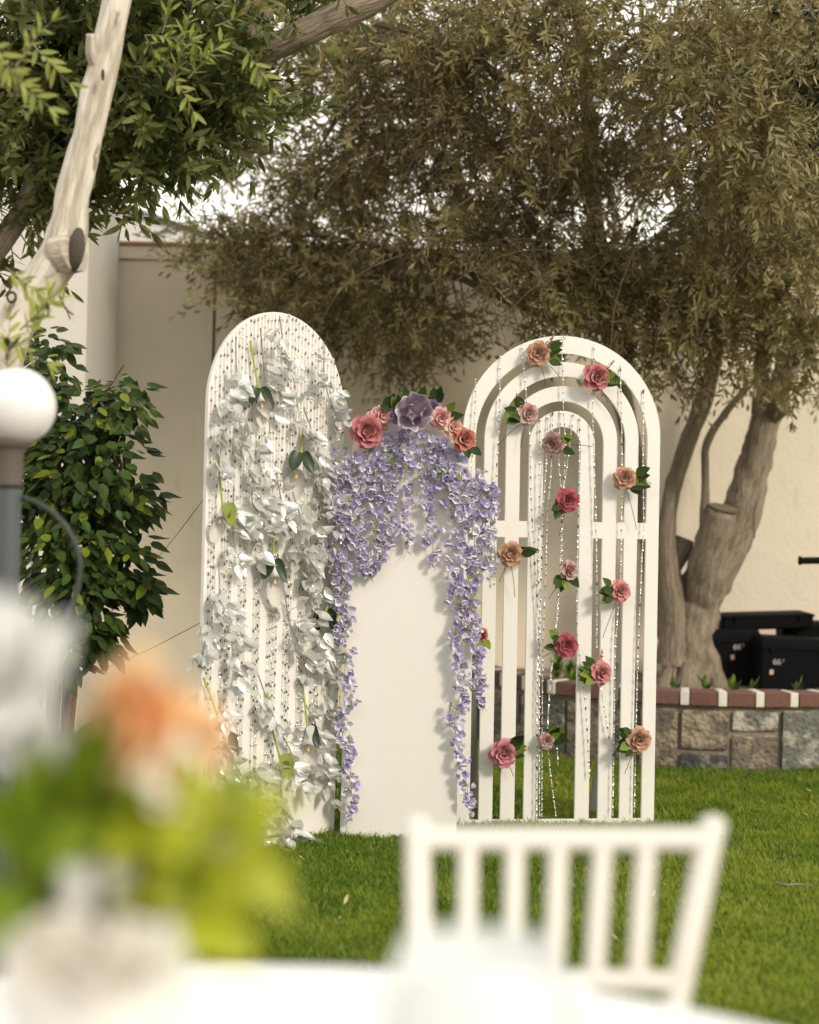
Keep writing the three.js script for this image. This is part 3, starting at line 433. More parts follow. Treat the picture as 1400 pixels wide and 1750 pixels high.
/* ------------------------------------------------------------------ glossy bush at left */
{
  R = rng(61);
  const D = 5.9, t = thing('leafy_bush', 'dense glossy dark green bush with lime young leaves behind the globe lamp', 'bush', V(P(90, 1300, D).x, 0, -D));
  const stem = []; for (let k = 0; k < 7; k++) stem.push(limb([[V(t.position.x + rr(-0.08, 0.08), -0.02, -D + rr(-0.08, 0.08)), 0.016], [P(rr(60, 150), 1050, D), 0.012], [P(rr(40, 230), rr(750, 900), D), 0.008], [P(rr(40, 250), rr(620, 720), D), 0.004]], { rad: 6, seed: k }));
  wpart(t, 'stem', merge(stem), M.twig);
  const leafG = [0, 1, 2].map(() => blade(0.09, 0.038, profOvate, { bend: rr(0.3, 0.9), cup: 0.28, nx: 2, ny: 6, wave: 0.05 }));
  const S = [[80, 620, 5.9, .14, .16, .2, 130], [90, 720, 5.85, .3, .22, .28, 330], [205, 690, 5.85, .15, .14, .2, 130], [140, 800, 5.8, .3, .2, .3, 360], [110, 900, 5.8, .3, .24, .3, 400], [225, 855, 5.85, .13, .1, .2, 90], [190, 960, 5.85, .2, .16, .25, 170], [235, 1010, 5.85, .1, .09, .15, 60], [120, 1010, 5.8, .26, .2, .3, 300], [150, 1090, 5.85, .16, .12, .2, 110], [60, 1100, 5.8, .25, .2, .3, 200], [30, 780, 5.8, .2, .3, .3, 200]], all = [];
  for (const [px, py, d, rx, ry, rz, n] of S) { const c = P(px, py, d); for (let k = 0; k < n; k++) { const o = rdir().multiplyScalar(Math.pow(R(), 0.4)), p = V(c.x + o.x * rx, c.y + o.y * ry, c.z + o.z * rz), dir = o.clone().multiplyScalar(0.6).add(V(rr(-0.5, 0.5), -0.75, rr(-0.2, 0.5))), q = basis(dir, V(o.x * 0.5, 0.7, 0.7).add(rdir().multiplyScalar(0.45))), s = rr(0.7, 1.15); all.push({ p, q, s, young: R() < (o.z > 0.2 && o.y > -0.4 ? 0.2 : 0.03) }); } }
  all.sort((a, b) => b.p.z - a.p.z);
  const lm = [phys([0.036, 0.064, 0.017], 0.4, { side: THREE.DoubleSide, specularIntensity: 0.6 }), phys([0.055, 0.095, 0.022], 0.42, { side: THREE.DoubleSide, specularIntensity: 0.6 }), leafMat([0.25, 0.3, 0.03], 0.5, 0.4), phys([0.055, 0.1, 0.02], 0.4, { side: THREE.DoubleSide })];
  all.slice(0, 300).forEach((e) => lpart(t, 'leaf', pick(leafG), e.young ? lm[2] : pick([lm[0], lm[0], lm[1], lm[3]]), e.p.clone().sub(t.position), e.q, e.s));
  instanced(t, 'foliage', leafG[0], leafMat([1, 1, 1], 0.42, 0.12), all.slice(300).map((e) => ({ m: new THREE.Matrix4().compose(e.p, e.q, V(e.s, e.s, e.s)), c: e.young ? [0.22, 0.27, 0.03] : mix3([0.03, 0.055, 0.015], [0.08, 0.125, 0.026], R()) })));
}
/* ------------------------------------------------------------------ the three arch panels */
function archPath(p, a, top, bottom, S = THREE.Path) { const sp = top - a, q = new S(); q.moveTo(-a, bottom); q.lineTo(a, bottom); q.lineTo(a, sp); q.absarc(0, sp, a, 0, Math.PI, false); q.lineTo(-a, bottom); return q; }
function panelFrame(pos, yaw, tilt = 0) { const q = new THREE.Quaternion().setFromEuler(new THREE.Euler(0, yaw, tilt, 'YXZ')), n = V(0, 0, 1).applyQuaternion(q); return { pos, q, n, x: V(1, 0, 0).applyQuaternion(q), y: V(0, 1, 0).applyQuaternion(q), hit(px, py, off = 0.0) { const r = ray(px, py), o = V(0, CAM_Y, 0), c = pos.clone().addScaledVector(n, off); return o.clone().addScaledVector(r, c.clone().sub(o).dot(n) / r.dot(n)); }, local(u, v, off = 0) { return pos.clone().addScaledVector(this.x, u).addScaledVector(this.y, v).addScaledVector(n, off); } }; }
const YAW_L = Math.atan2(0.6, 0.481);
const FL = panelFrame(V(-0.5215, 0, -5.62), YAW_L), FM = panelFrame(V(-0.015, 0, -5.84), 0, -0.004), FR = panelFrame(V(0.668, 0, -6.17), 0.115, 0.008);
function solidPanel(name, label, f, w, h, th) {
  const t = thing(name, label, 'backdrop panel', f.pos); t.quaternion.copy(f.q);
  const sh = new THREE.Shape(); const a = w / 2; sh.moveTo(-a, 0); sh.lineTo(a, 0); sh.lineTo(a, h - a); sh.absarc(0, h - a, a, 0, Math.PI, false); sh.lineTo(-a, 0);
  const g = new THREE.ExtrudeGeometry(sh, { depth: th - 0.004, bevelEnabled: true, bevelThickness: 0.002, bevelSize: 0.002, bevelOffset: -0.002, bevelSegments: 2, curveSegments: 48 }); g.translate(0, 0, -th + 0.002);
  lpart(t, 'board', boxUV(g), M.paint);
  for (const s of [-1, 1]) lpart(t, 'brace', box(s * a * 0.55 - 0.02, s * a * 0.55 + 0.02, 0, h * 0.55, -0.02, 0.0).rotateX(0.16).translate(0, 0, -th - 0.19), M.brace);
  return t;
}
solidPanel('arch_panel', 'tall white arch panel at left hung with bead strands and silver leaves', FL, 0.77, 2.125, 0.018);
solidPanel('arch_panel', 'short white arch panel in the middle draped with lavender wisteria', FM, 0.478, 1.79, 0.045);
{
  const t = thing('arch_panel', 'white slatted arch panel at right of four nested arches with roses', 'backdrop panel', FR.pos); t.quaternion.copy(FR.q);
  const sh = archPath(null, 0.437, 2.13, 0, THREE.Shape), th = 0.016, BT = 0.032, C0 = 1.2525, C1 = 1.324;
  for (const [ao, to, ai, ti] of [[0.3795, 2.053, 0.341, 2.017], [0.2805, 1.953, 0.2465, 1.912], [0.184, 1.846, 0.145, 1.805]]) {
    const hole = new THREE.Path(); hole.moveTo(-ao, C1); hole.lineTo(-ao, to - ao); hole.absarc(0, to - ao, ao, Math.PI, 0, true); hole.lineTo(ao, C1); hole.lineTo(ai, C1); hole.lineTo(ai, ti - ai); hole.absarc(0, ti - ai, ai, 0, Math.PI, false); hole.lineTo(-ai, C1); hole.lineTo(-ao, C1); sh.holes.push(hole);
    for (const s of [-1, 1]) { const r = new THREE.Path(); r.moveTo(s * ao, BT); r.lineTo(s * ao, C0); r.lineTo(s * ai, C0); r.lineTo(s * ai, BT); r.lineTo(s * ao, BT); sh.holes.push(r); }
  }
  sh.holes.push(archPath(null, 0.0815, 1.734, BT));
  const g = new THREE.ExtrudeGeometry(sh, { depth: th - 0.003, bevelEnabled: true, bevelThickness: 0.0015, bevelSize: 0.0015, bevelOffset: -0.0015, bevelSegments: 1, curveSegments: 40 }); g.translate(0, 0, -th + 0.0015);
  lpart(t, 'board', boxUV(g), M.paint);
  const brace = (x0, y0, x1, y1) => { const A = FR.hit(x0, y0, -0.1), B = FR.hit(x1, y1, -0.24); const dir = A.clone().sub(B), L = dir.length(), gg = new THREE.BoxGeometry(0.04, L, 0.02); const q0 = FR.q.clone().invert(); return lpart(t, 'brace', gg, M.brace, A.clone().add(B).multiplyScalar(0.5).sub(FR.pos).applyQuaternion(q0), basis(dir.clone().applyQuaternion(q0), V(0, 0, 1))); };
  brace(1057, 1132, 1010, 1404); brace(806, 1120, 808, 1380);
}
/* ------------------------------------------------------------------ bead strands */
const bigBead = new THREE.SphereGeometry(1, 7, 5), smallBead = new THREE.OctahedronGeometry(1, 0);
function strand(pts, label, group, { big = 0.04, dark = 0.5, r = 1, flip = false } = {}) {
  const t = thing('bead_strand', label, 'bead strand', pts[0], group), c = new THREE.CatmullRomCurve3(pts, false, 'centripetal'), L = c.getLength(), A = [], B = [], C = [];
  let s = rr(0, 0.03);
  for (let k = 0; s < L; k++) {
    const p = c.getPointAt(Math.min(1, s / L)), q = new THREE.Quaternion().setFromEuler(new THREE.Euler(rr(-0.2, 0.2), rr(0, 6.28), rr(-0.12, 0.12))), o = V(rr(-1, 1) * 0.0008, 0, rr(0, 1) * 0.001), isBig = k % Math.max(2, Math.round(big / 0.0085)) === 0;
    if (isBig) { (R() < dark ? A : B).push(placed(bigBead, p.add(o), q, V(0.0033 * r * rr(0.75, 1.15), 0.0078 * r * rr(0.7, 1.15), 0.0028 * r))); s += 0.0125; } else { C.push(placed(smallBead, p.add(o), q, V(0.0025 * r, 0.0034 * r, 0.0025 * r))); s += 0.0085; }
  }
  wpart(t, 'thread', wire(pts, 0.0006, 3), M.string);
  if (A.length) wpart(t, 'dark_beads', merge(A), M.darkBead, 'stuff'); if (B.length) wpart(t, 'mirror_beads', merge(B), M.mirror, 'stuff'); if (C.length) wpart(t, 'small_beads', merge(C), M.clearBead, 'stuff');
  return t;
}
{
  R = rng(77);
  const a = 0.378, h = 2.12;
  const us = []; for (let u = -0.372; u < 0.374; u += 0.0195) us.push(u + rr(-0.003, 0.003));
  us.forEach((u) => {
    const arch = (h - a) + Math.sqrt(Math.max(0.0004, a * a - u * u)), end = rr(0.2, 0.42) + (R() < 0.15 ? 0.15 : 0), cl = Math.round((u + 0.36) / 0.085) * 0.085 - 0.36, drift = (cl - u) * 0.45, n = 6, pts = [];
    for (let i = 0; i <= n; i++) { const v = i / n, uu = u + drift * smooth(0.05, 0.6, v); pts.push(FL.local(Math.max(-0.375, Math.min(0.378, uu)) + rr(-0.0015, 0.0015), arch + (end - arch) * v, 0.006)); }
    strand(pts, 'strand of mirrored and dark beads hanging down the tall left arch panel', 'bead strands covering the left arch panel', { big: rr(0.034, 0.06), dark: rr(0.15, 0.75), r: 1 });
  });
  const edge = []; for (let i = 0; i <= 5; i++) edge.push(FL.local(0.4, 1.0 - i * 0.18, 0.0)); strand(edge, 'bead strand dangling past the right edge of the tall left arch panel', undefined, { dark: 0.5 });
  const RS = [
    [[813, 640], [812, 700], [806, 790], [803, 860]], [[855, 598], [853, 720], [846, 860], [845, 1000]], [[891, 585], [896, 640], [905, 740], [908, 860], [914, 960], [920, 1060], [918, 1200], [917, 1400]],
    [[960, 588], [962, 640], [963, 700], [966, 760], [962, 850]], [[1016, 588], [1013, 680], [1015, 780], [1018, 880], [1020, 980], [1020, 1110]], [[1060, 622], [1063, 760], [1062, 900], [1060, 1000], [1052, 1100], [1050, 1200], [1047, 1395]],
    [[1100, 668], [1099, 770], [1100, 900], [1097, 960], [1090, 1130], [1084, 1390]], [[923, 712], [922, 790], [921, 900], [920, 1000]], [[937, 704], [933, 800], [928, 880], [926, 960], [923, 1050], [922, 1398]], [[945, 702], [942, 800], [936, 880], [932, 1000], [928, 1100], [926, 1396]],
    [[958, 702], [955, 790], [960, 850], [960, 960], [950, 1080], [938, 1200], [937, 1280], [950, 1395]], [[980, 706], [970, 790], [962, 850], [958, 950], [952, 1050], [942, 1150], [935, 1260]], [[991, 716], [990, 800], [988, 900], [986, 1010], [988, 1100], [1000, 1200], [1008, 1330]], [[1025, 1160], [1031, 1200], [1043, 1270]], [[953, 1235], [952, 1270], [954, 1310]],
  ];
  const RL = ['over the left outer rim of the slatted arch', 'second from the left on the slatted arch', 'falling past the upper brown rose beside the innermost left slat', 'from the top centre of the slatted arch', 'behind the red rose of the slatted arch', 'over the third slat at right on the slatted arch', 'along the right outer slat of the slatted arch', 'short at the left of the innermost arch', 'longest at the left of the innermost opening', 'beside the longest at the left of the innermost opening', 'in the middle of the innermost opening ending in a curved tail', 'crossing the innermost opening to the lower left', 'along the right side of the innermost opening', 'short and slanting below the coral rose', 'shortest near the dark leaves low in the innermost opening'];
  RS.forEach((q, i) => strand(q.map(([x, y], k) => FR.hit(x, y, k ? 0.02 : 0.008)), `silver bead strand ${RL[i]}`, 'silver bead strands on the slatted arch', { dark: 0.12, big: 0.045, r: 1.35 }));
}
/* ------------------------------------------------------------------ silver leaf garlands and calla lilies on the left panel */
{
  R = rng(83);
  const leafG = [0, 1, 2, 3].map(() => blade(0.074, 0.04, profOvate, { bend: rr(-0.4, 0.9), cup: rr(0.1, 0.35), nx: 4, ny: 6, wave: 0.035, twist: rr(-0.35, 0.35) }));
  const GS = [
    [[[403, 575], [405, 650], [412, 740], [420, 765], [445, 800]], 26, 'hanging from the left shoulder of the tall arch'], [[[478, 540], [485, 590], [500, 640], [510, 700], [517, 735]], 22, 'starting at the very top of the tall arch'], [[[554, 585], [555, 650], [570, 700], [588, 735]], 26, 'at the right shoulder of the tall arch reaching the first rose'],
    [[[438, 770], [432, 860], [450, 890], [428, 945]], 26, 'below the uppermost calla lily'], [[[374, 960], [378, 1040], [395, 1095], [405, 1165]], 34, 'at the left edge halfway down the tall arch'], [[[485, 1005], [497, 1070], [515, 1110], [525, 1155]], 28, 'under the third calla lily in the middle of the tall arch'],
    [[[515, 1190], [540, 1240], [555, 1310], [572, 1370]], 30, 'at the lower right corner of the tall arch'], [[[395, 1295], [420, 1340], [432, 1380], [428, 1430]], 22, 'at the lower left of the tall arch'], [[[478, 1310], [484, 1380], [495, 1410], [507, 1440]], 24, 'with the longest tail near the bottom of the tall arch'],
    [[[540, 780], [555, 860], [565, 950], [572, 1010]], 34, 'along the right edge beside the wisteria'], [[[500, 840], [515, 890], [530, 950], [545, 1010]], 30, 'from the second calla lily downwards'], [[[362, 1060], [352, 1090], [345, 1125]], 14, 'poking out past the left edge of the tall arch'], [[[415, 1330], [455, 1310], [500, 1325], [550, 1310]], 26, 'lying across the bottom ends of the bead strands'], [[[575, 1040], [572, 1110], [566, 1180], [560, 1240]], 24, 'on the right edge beside the thin wisteria'], [[[520, 700], [545, 770], [560, 830], [572, 900]], 34, 'from the large calla lily to the wisteria edge'], [[[470, 790], [480, 850], [500, 920], [520, 960]], 26, 'between the second and third calla lilies'], [[[440, 1150], [470, 1230], [500, 1290]], 16, 'over the middle strands low on the tall arch'], [[[530, 900], [535, 980], [545, 1060], [550, 1120]], 30, 'above the mauve calla lily at the right edge'], [[[385, 640], [383, 700], [378, 760], [372, 830]], 18, 'along the upper left edge of the tall arch'], [[[445, 560], [450, 620], [455, 680], [462, 740]], 18, 'between the first calla lily and the top garland'], [[[372, 1180], [380, 1230], [376, 1290], [388, 1340]], 18, 'along the lower left edge of the tall arch'], [[[400, 830], [398, 890], [402, 960]], 20, 'right of the lime calla leaf'],
  ];
  for (const [path, n, where] of GS) {
    const pts = path.map(([x, y]) => FL.hit(x, y, 0.025 + rr(0, 0.015))), t = thing('silver_leaf_garland', `silver artificial leaf garland ${where}`, 'garland', pts[0], 'silver leaf garlands'), c = new THREE.CatmullRomCurve3(pts), stems = [limb(pts.map((p, i) => [p, 0.0028 - 0.0004 * Math.min(4, i)]), { rad: 5, bump: 0 })], q0 = FL.q;
    let hub = null;
    for (let k = 0; k < n * 1.7; k++) {
      if (k % 4 === 0) { const s = Math.min(1, 0.12 + 0.88 * (k / n / 1.7) + rr(0, 0.06)), p = c.getPoint(Math.min(1, s)), out = V(rr(-1, 1), rr(-1, 0.35), rr(0.1, 0.6)).normalize().applyQuaternion(q0), e = p.clone().addScaledVector(out, rr(0.02, 0.06)); stems.push(wire([p, p.clone().lerp(e, 0.5).add(V(0, 0.004, 0)), e], 0.0011, 4)); hub = [e, out]; }
      const dir = hub[1].clone().add(V(rr(-0.9, 0.9), rr(-1.1, 0.1), rr(0, 0.7)).applyQuaternion(q0));
      lpart(t, 'leaf', pick(leafG), R() < 0.65 ? M.silver : M.silver2, hub[0].clone().sub(t.position).add(rdir().multiplyScalar(0.02)), basis(dir, V(rr(-1.2, 0.5), rr(-0.3, 0.9), 0.8).applyQuaternion(q0)), rr(0.62, 1.02));
    }
    wpart(t, 'stem', merge(stems), M.silverStem);
  }
  const callaGeo = (() => { // a funnel with one long lip, hanging along -y
    const nu = 16, nv = 9, pos = [], col = [], idx = [];
    for (let j = 0; j <= nv; j++) for (let i = 0; i <= nu; i++) { const v = j / nv, a = i / nu * 6.2832, front = 0.5 + 0.5 * Math.cos(a), r = 0.005 + 0.024 * Math.pow(v, 1.6), L = 0.07 + 0.045 * Math.pow(1 - front, 1.5) * v - 0.03 * front * v; pos.push(Math.sin(a) * r * (1 - 0.15 * v), -v * L, Math.cos(a) * r * 0.9 - 0.006 * v * (1 - front)); const th = smooth(0.35, 0.95, v) * front; col.push(...mix3(mix3([0.45, 0.55, 0.2], [0.83, 0.8, 0.74], smooth(0.0, 0.3, v)), [0.36, 0.26, 0.4], 0.8 * th)); }
    for (let j = 0; j < nv; j++) for (let i = 0; i < nu; i++) { const a = j * (nu + 1) + i; idx.push(a, a + nu + 1, a + 1, a + 1, a + nu + 1, a + nu + 2); }
    const g = new THREE.BufferGeometry(); g.setAttribute('position', new THREE.Float32BufferAttribute(pos, 3)); g.setAttribute('color', new THREE.Float32BufferAttribute(col, 3)); g.setIndex(idx); g.computeVertexNormals(); return g;
  })();
  const heart = blade(0.1, 0.066, profHeart, { bend: 0.5, cup: 0.3, nx: 4, ny: 7 }), spadix = new THREE.CapsuleGeometry(0.0035, 0.03, 3, 6); spadix.translate(0, -0.04, 0.004);
  const CS = [
    [[428, 582], [436, 630], [443, 668], 0.15, ['d', 'd'], 'topmost calla lily with two dark leaves on the tall arch', 0.85], [[519, 722], [517, 750], [515, 778], -0.2, ['d', 'd'], 'large white calla lily with dark leaves right of the middle of the tall arch', 1.2], [[470, 880], [468, 920], [466, 962], 0.12, ['d', 'd'], 'calla lily with a mauve throat in the centre of the tall arch', 1.05], [[572, 985], [566, 1015], [556, 1048], -0.5, ['d', 'd'], 'mauve calla lily on the right edge next to the wisteria', 1.0],
    [[348, 1158], [366, 1205], [382, 1252], 0.1, ['d', 'd'], 'white calla lily low on the left edge of the tall arch', 1.0], [[515, 1158], [521, 1200], [526, 1246], 0.05, ['d'], 'white calla lily low on the right with one dark leaf', 1.1], [[457, 1184], [464, 1240], [478, 1292], 0.35, ['l'], 'lowest calla lily mostly hidden under its lime leaf', 0.9], [[372, 775], [376, 820], [381, 865], -0.25, ['l'], 'calla lily by the left edge with a single lime leaf', 0.85],
  ];
  for (const [p0, p1, p2, lean, lv, label, s] of CS) {
    const a = FL.hit(...p0, 0.02), b = FL.hit(...p1, 0.032), c = FL.hit(...p2, 0.045), t = thing('calla_lily', label, 'flower', c, undefined), q = FL.q.clone().multiply(new THREE.Quaternion().setFromEuler(new THREE.Euler(-0.2, rr(-1.0, -0.35), lean, 'YXZ')));
    wpart(t, 'stem', limb([[a, 0.0045], [b, 0.0042], [c, 0.0045]], { rad: 7, bump: 0 }), M.lime);
    const f = lpart(t, 'spathe', callaGeo, M.calla, V(0, 0, 0), q, s * 1.4); lpart(f, 'spadix', spadix, M.calla0);
    lv.forEach((k, i) => { const sd = lv.length > 1 ? (i ? 1 : -1) : (k === 'l' ? 0.15 : 0.8); lpart(t, 'leaf', heart, k === 'd' ? M.darkLeaf : M.limeLeaf, V(sd * 0.014, 0.014, k === 'l' ? 0.03 : -0.004).applyQuaternion(FL.q), basis(V(sd * 0.5, -1, 0.0).applyQuaternion(FL.q), V(sd * 0.2 - 0.5, 0.1, 0.9).applyQuaternion(FL.q)), rr(0.9, 1.1) * (0.8 + 0.2 * s)); });
  }
}
/* ------------------------------------------------------------------ wisteria on the middle panel */
{
  R = rng(91);
  const pet = blade(0.036, 0.042, profPetal, { bend: 1.0, cup: 0.45, nx: 3, ny: 3 }), bloom = [0, 1, 2].map(() => merge([0, 1, 2, 3].map((k) => placed(pet, V(0, 0, 0), basis(V(Math.cos(k * 1.57 + rr(-0.3, 0.3)), Math.sin(k * 1.57 + rr(-0.3, 0.3)), rr(0.1, 0.7)), V(0, 0, 1)), rr(0.65, 1.05)))));
  const WS = [ // path, half width px at top / bottom, number
    [[[592, 765], [582, 850], [580, 960], [588, 1050], [592, 1130], [600, 1190], [586, 1240], [600, 1290], [598, 1340], [602, 1370], [592, 1408]], 22, 13, 170, 'longest lavender wisteria strand down the left edge of the middle panel'],
    [[[615, 775], [602, 860], [610, 940], [625, 985]], 28, 17, 130, 'lavender wisteria strand right of the longest at the left edge'], [[[640, 752], [636, 830], [642, 900], [648, 950], [634, 985]], 22, 12, 100, 'lavender wisteria strand under the large red-pink rose'], [[[668, 738], [668, 800], [668, 860], [668, 905], [668, 935]], 20, 10, 70, 'lavender wisteria strand left of the centre lily'], [[[695, 742], [698, 800], [697, 880], [696, 942]], 18, 10, 58, 'lavender wisteria strand straight under the purple lily'], [[[722, 742], [730, 800], [735, 860], [738, 920], [742, 968]], 18, 11, 62, 'lavender wisteria strand with the lowest tip of the middle ones'], [[[748, 745], [752, 790], [764, 838]], 22, 20, 52, 'short lavender wisteria strand under the pale pink rose at right'], [[[772, 765], [775, 830], [782, 885]], 22, 22, 66, 'lavender wisteria strand under the peach rose'],
    [[[790, 800], [786, 870], [782, 960], [786, 1060], [782, 1110], [792, 1165], [780, 1210], [778, 1250], [790, 1300], [798, 1345], [806, 1395]], 24, 12, 180, 'longest lavender wisteria strand down the right edge of the middle panel'], [[[816, 805], [822, 870], [816, 950], [806, 1040], [814, 1100], [818, 1160], [827, 1210]], 27, 11, 150, 'thick lavender wisteria strand overlapping the slatted arch'], [[[836, 832], [840, 880], [834, 950], [842, 985]], 16, 12, 56, 'lavender wisteria strand furthest right over the slatted arch'], [[[802, 805], [801, 900], [799, 1000], [798, 1095]], 22, 16, 90, 'lavender wisteria strand between the two long right ones'], [[[690, 735], [676, 790], [652, 860]], 20, 16, 60, 'lavender wisteria strand slanting left below the lily'], [[[582, 800], [590, 900], [584, 1000], [590, 1080]], 20, 15, 90, 'lavender wisteria strand over the right edge of the tall arch'],
  ];
  const fernBig = blade(0.04, 0.008, profLance, { bend: 0.4, cup: 0.2, nx: 2, ny: 4 });
  for (const [path, w0, w1, n, label] of WS) {
    const pts = path.map(([x, y], i) => FM.hit(x, y, 0.028 + rr(0, 0.012))), t = thing('wisteria_strand', label, 'flower garland', pts[0], 'lavender wisteria strands'), c = new THREE.CatmullRomCurve3(pts, false, 'centripetal'), stems = [wire(pts, 0.0015, 5)], k = 1 / F * 5.84;
    for (let i = 0; i < n; i++) {
      const s = (i + R()) / n, p = c.getPointAt(s), w = (w0 + (w1 - w0) * smooth(0, 0.65, s)) * k * (1 - 0.55 * smooth(0.9, 1, s)), a = rr(0, 6.2832), r = w * Math.sqrt(R()), off = V(Math.cos(a) * r, rr(-0.01, 0.01), Math.abs(Math.sin(a)) * r * 0.8 - 0.01);
      lpart(t, 'blossom', pick(bloom), R() < 0.12 ? M.wist[2] : pick(M.wist), p.clone().add(off).sub(t.position), basis(V(rr(-1, 1), rr(-1, 1), 0), V(off.x * 18 + rr(-0.8, 0.8), rr(-0.7, 0.5), 1)), rr(0.5, 0.95) * (1 - 0.35 * smooth(0.93, 1, s)));
      if (i % 3 === 0) stems.push(wire([p, p.clone().add(off)], 0.0009, 3));
    }
    for (let i = 0; i < n / 24; i++) { const p = c.getPointAt(rr(0.02, 0.8)), d = V(rr(-0.5, 0.5), -1, rr(0, 0.3)); lpart(t, 'leaf', fernBig, M.green[1], p.add(V(rr(-0.03, 0.03), 0, rr(0.02, 0.035))).sub(t.position), basis(d, V(rr(-0.5, 0.5), 0.2, 1)), rr(0.7, 1.3)); }
    const e = pts[pts.length - 1]; for (let i = 0; i < 4; i++) stems.push(wire([e, e.clone().add(V(rr(-0.02, 0.02), rr(-0.03, 0), rr(0, 0.01)))], 0.0012, 3));
    wpart(t, 'stem', merge(stems), M.wistStem);
  }
}
/* ------------------------------------------------------------------ roses */
const PAL = { // [heart, edge]
  redpink: [[0.3, 0.05, 0.09], [0.62, 0.25, 0.26]], tan: [[0.33, 0.19, 0.19], [0.64, 0.38, 0.25]], mauve: [[0.55, 0.28, 0.2], [0.56, 0.4, 0.4]], crimson: [[0.55, 0.2, 0.1], [0.42, 0.09, 0.15]], coral: [[0.64, 0.32, 0.22], [0.6, 0.25, 0.29]], magenta: [[0.36, 0.08, 0.15], [0.68, 0.3, 0.33]], peach: [[0.72, 0.4, 0.28], [0.82, 0.57, 0.47]], pink: [[0.72, 0.34, 0.34], [0.8, 0.5, 0.48]], orange: [[0.36, 0.08, 0.06], [0.58, 0.23, 0.18]], purple: [[0.17, 0.11, 0.24], [0.34, 0.26, 0.42]], cream: [[0.9, 0.8, 0.64], [0.9, 0.86, 0.77]], blush: [[0.88, 0.74, 0.6], [0.88, 0.83, 0.77]], apricot: [[0.92, 0.46, 0.14], [0.92, 0.68, 0.42]],
};
const petalMat = leafMat([1, 1, 1], 0.95, 0.15, { vertexColors: true }), roseGeos = {};
function roseGeo(pal) {
  if (roseGeos[pal]) return roseGeos[pal];
  const [h, e] = PAL[pal], col = (v, u) => mix3(h, e, Math.min(1, 0.15 + 0.85 * smooth(0.42, 1, v) + 0.12 * u));
  const b = (L, W, bend, cup) => blade(L, W, profPetal, { bend, cup, nx: 4, ny: 5, wave: 0.05, col });
  const spiral = []; for (let k = 0; k < 9; k++) { const a = k * 2.4, r = 0.03 + 0.028 * k; spiral.push(placed(b(0.62, 0.5, (v) => (v > 0.7 ? -0.28 : 0.02), -0.9), V(Math.cos(a) * r, Math.sin(a) * r, 0), basis(V(Math.cos(a) * 0.12, Math.sin(a) * 0.12, 1), V(Math.cos(a), Math.sin(a), 0)))); }
  return roseGeos[pal] = { heart: merge(spiral), rings: [b(0.72, 0.72, (v) => (v < 0.4 ? -0.12 : v > 0.75 ? 0.35 : 0.0), -0.65), b(0.85, 0.86, (v) => (v < 0.5 ? -0.15 : 0.32), -0.5), b(0.95, 1.0, (v) => (v < 0.45 ? -0.12 : 0.42), -0.3)] };
}
function bloomOn(t, pal, pos, axis, R0, name = 'bloom') { // heart with its petals, radius R0
  const g = roseGeo(pal), q = basis(V(rr(-1, 1), 1, 0).addScaledVector(axis, 0), axis); // z along the axis
  const m = lpart(t, name, g.heart, petalMat, pos, q, R0);
  const rings = [[5, 0.17, 0.2, 0.06], [6, 0.27, 0.42, 0.0], [6, 0.33, 0.72, -0.1], [6, 0.32, 1.12, -0.2]];
  rings.forEach(([n, r, tilt, z], k) => { for (let i = 0; i < n; i++) { const a = (i + 0.5 * (k % 2)) / n * 6.2832 + rr(-0.12, 0.12), tl = tilt + rr(-0.1, 0.1), o = V(Math.cos(a), Math.sin(a), 0); lpart(m, 'petal', g.rings[Math.min(2, k)], petalMat, V(o.x * r, o.y * r, z), basis(o.clone().multiplyScalar(Math.sin(tl)).add(V(0, 0, Math.cos(tl))), o.clone().multiplyScalar(Math.cos(tl)).add(V(0, 0, -Math.sin(tl)))), rr(0.9, 1.08)); } });
  return m;
}
const roseLeaf = blade(0.06, 0.036, profOvate, { bend: 0.5, cup: 0.25, nx: 2, ny: 5 }), fernLeaf = blade(0.026, 0.007, profLance, { bend: 0.4, nx: 1, ny: 2 }), plumeBead = new THREE.OctahedronGeometry(0.0035, 0);
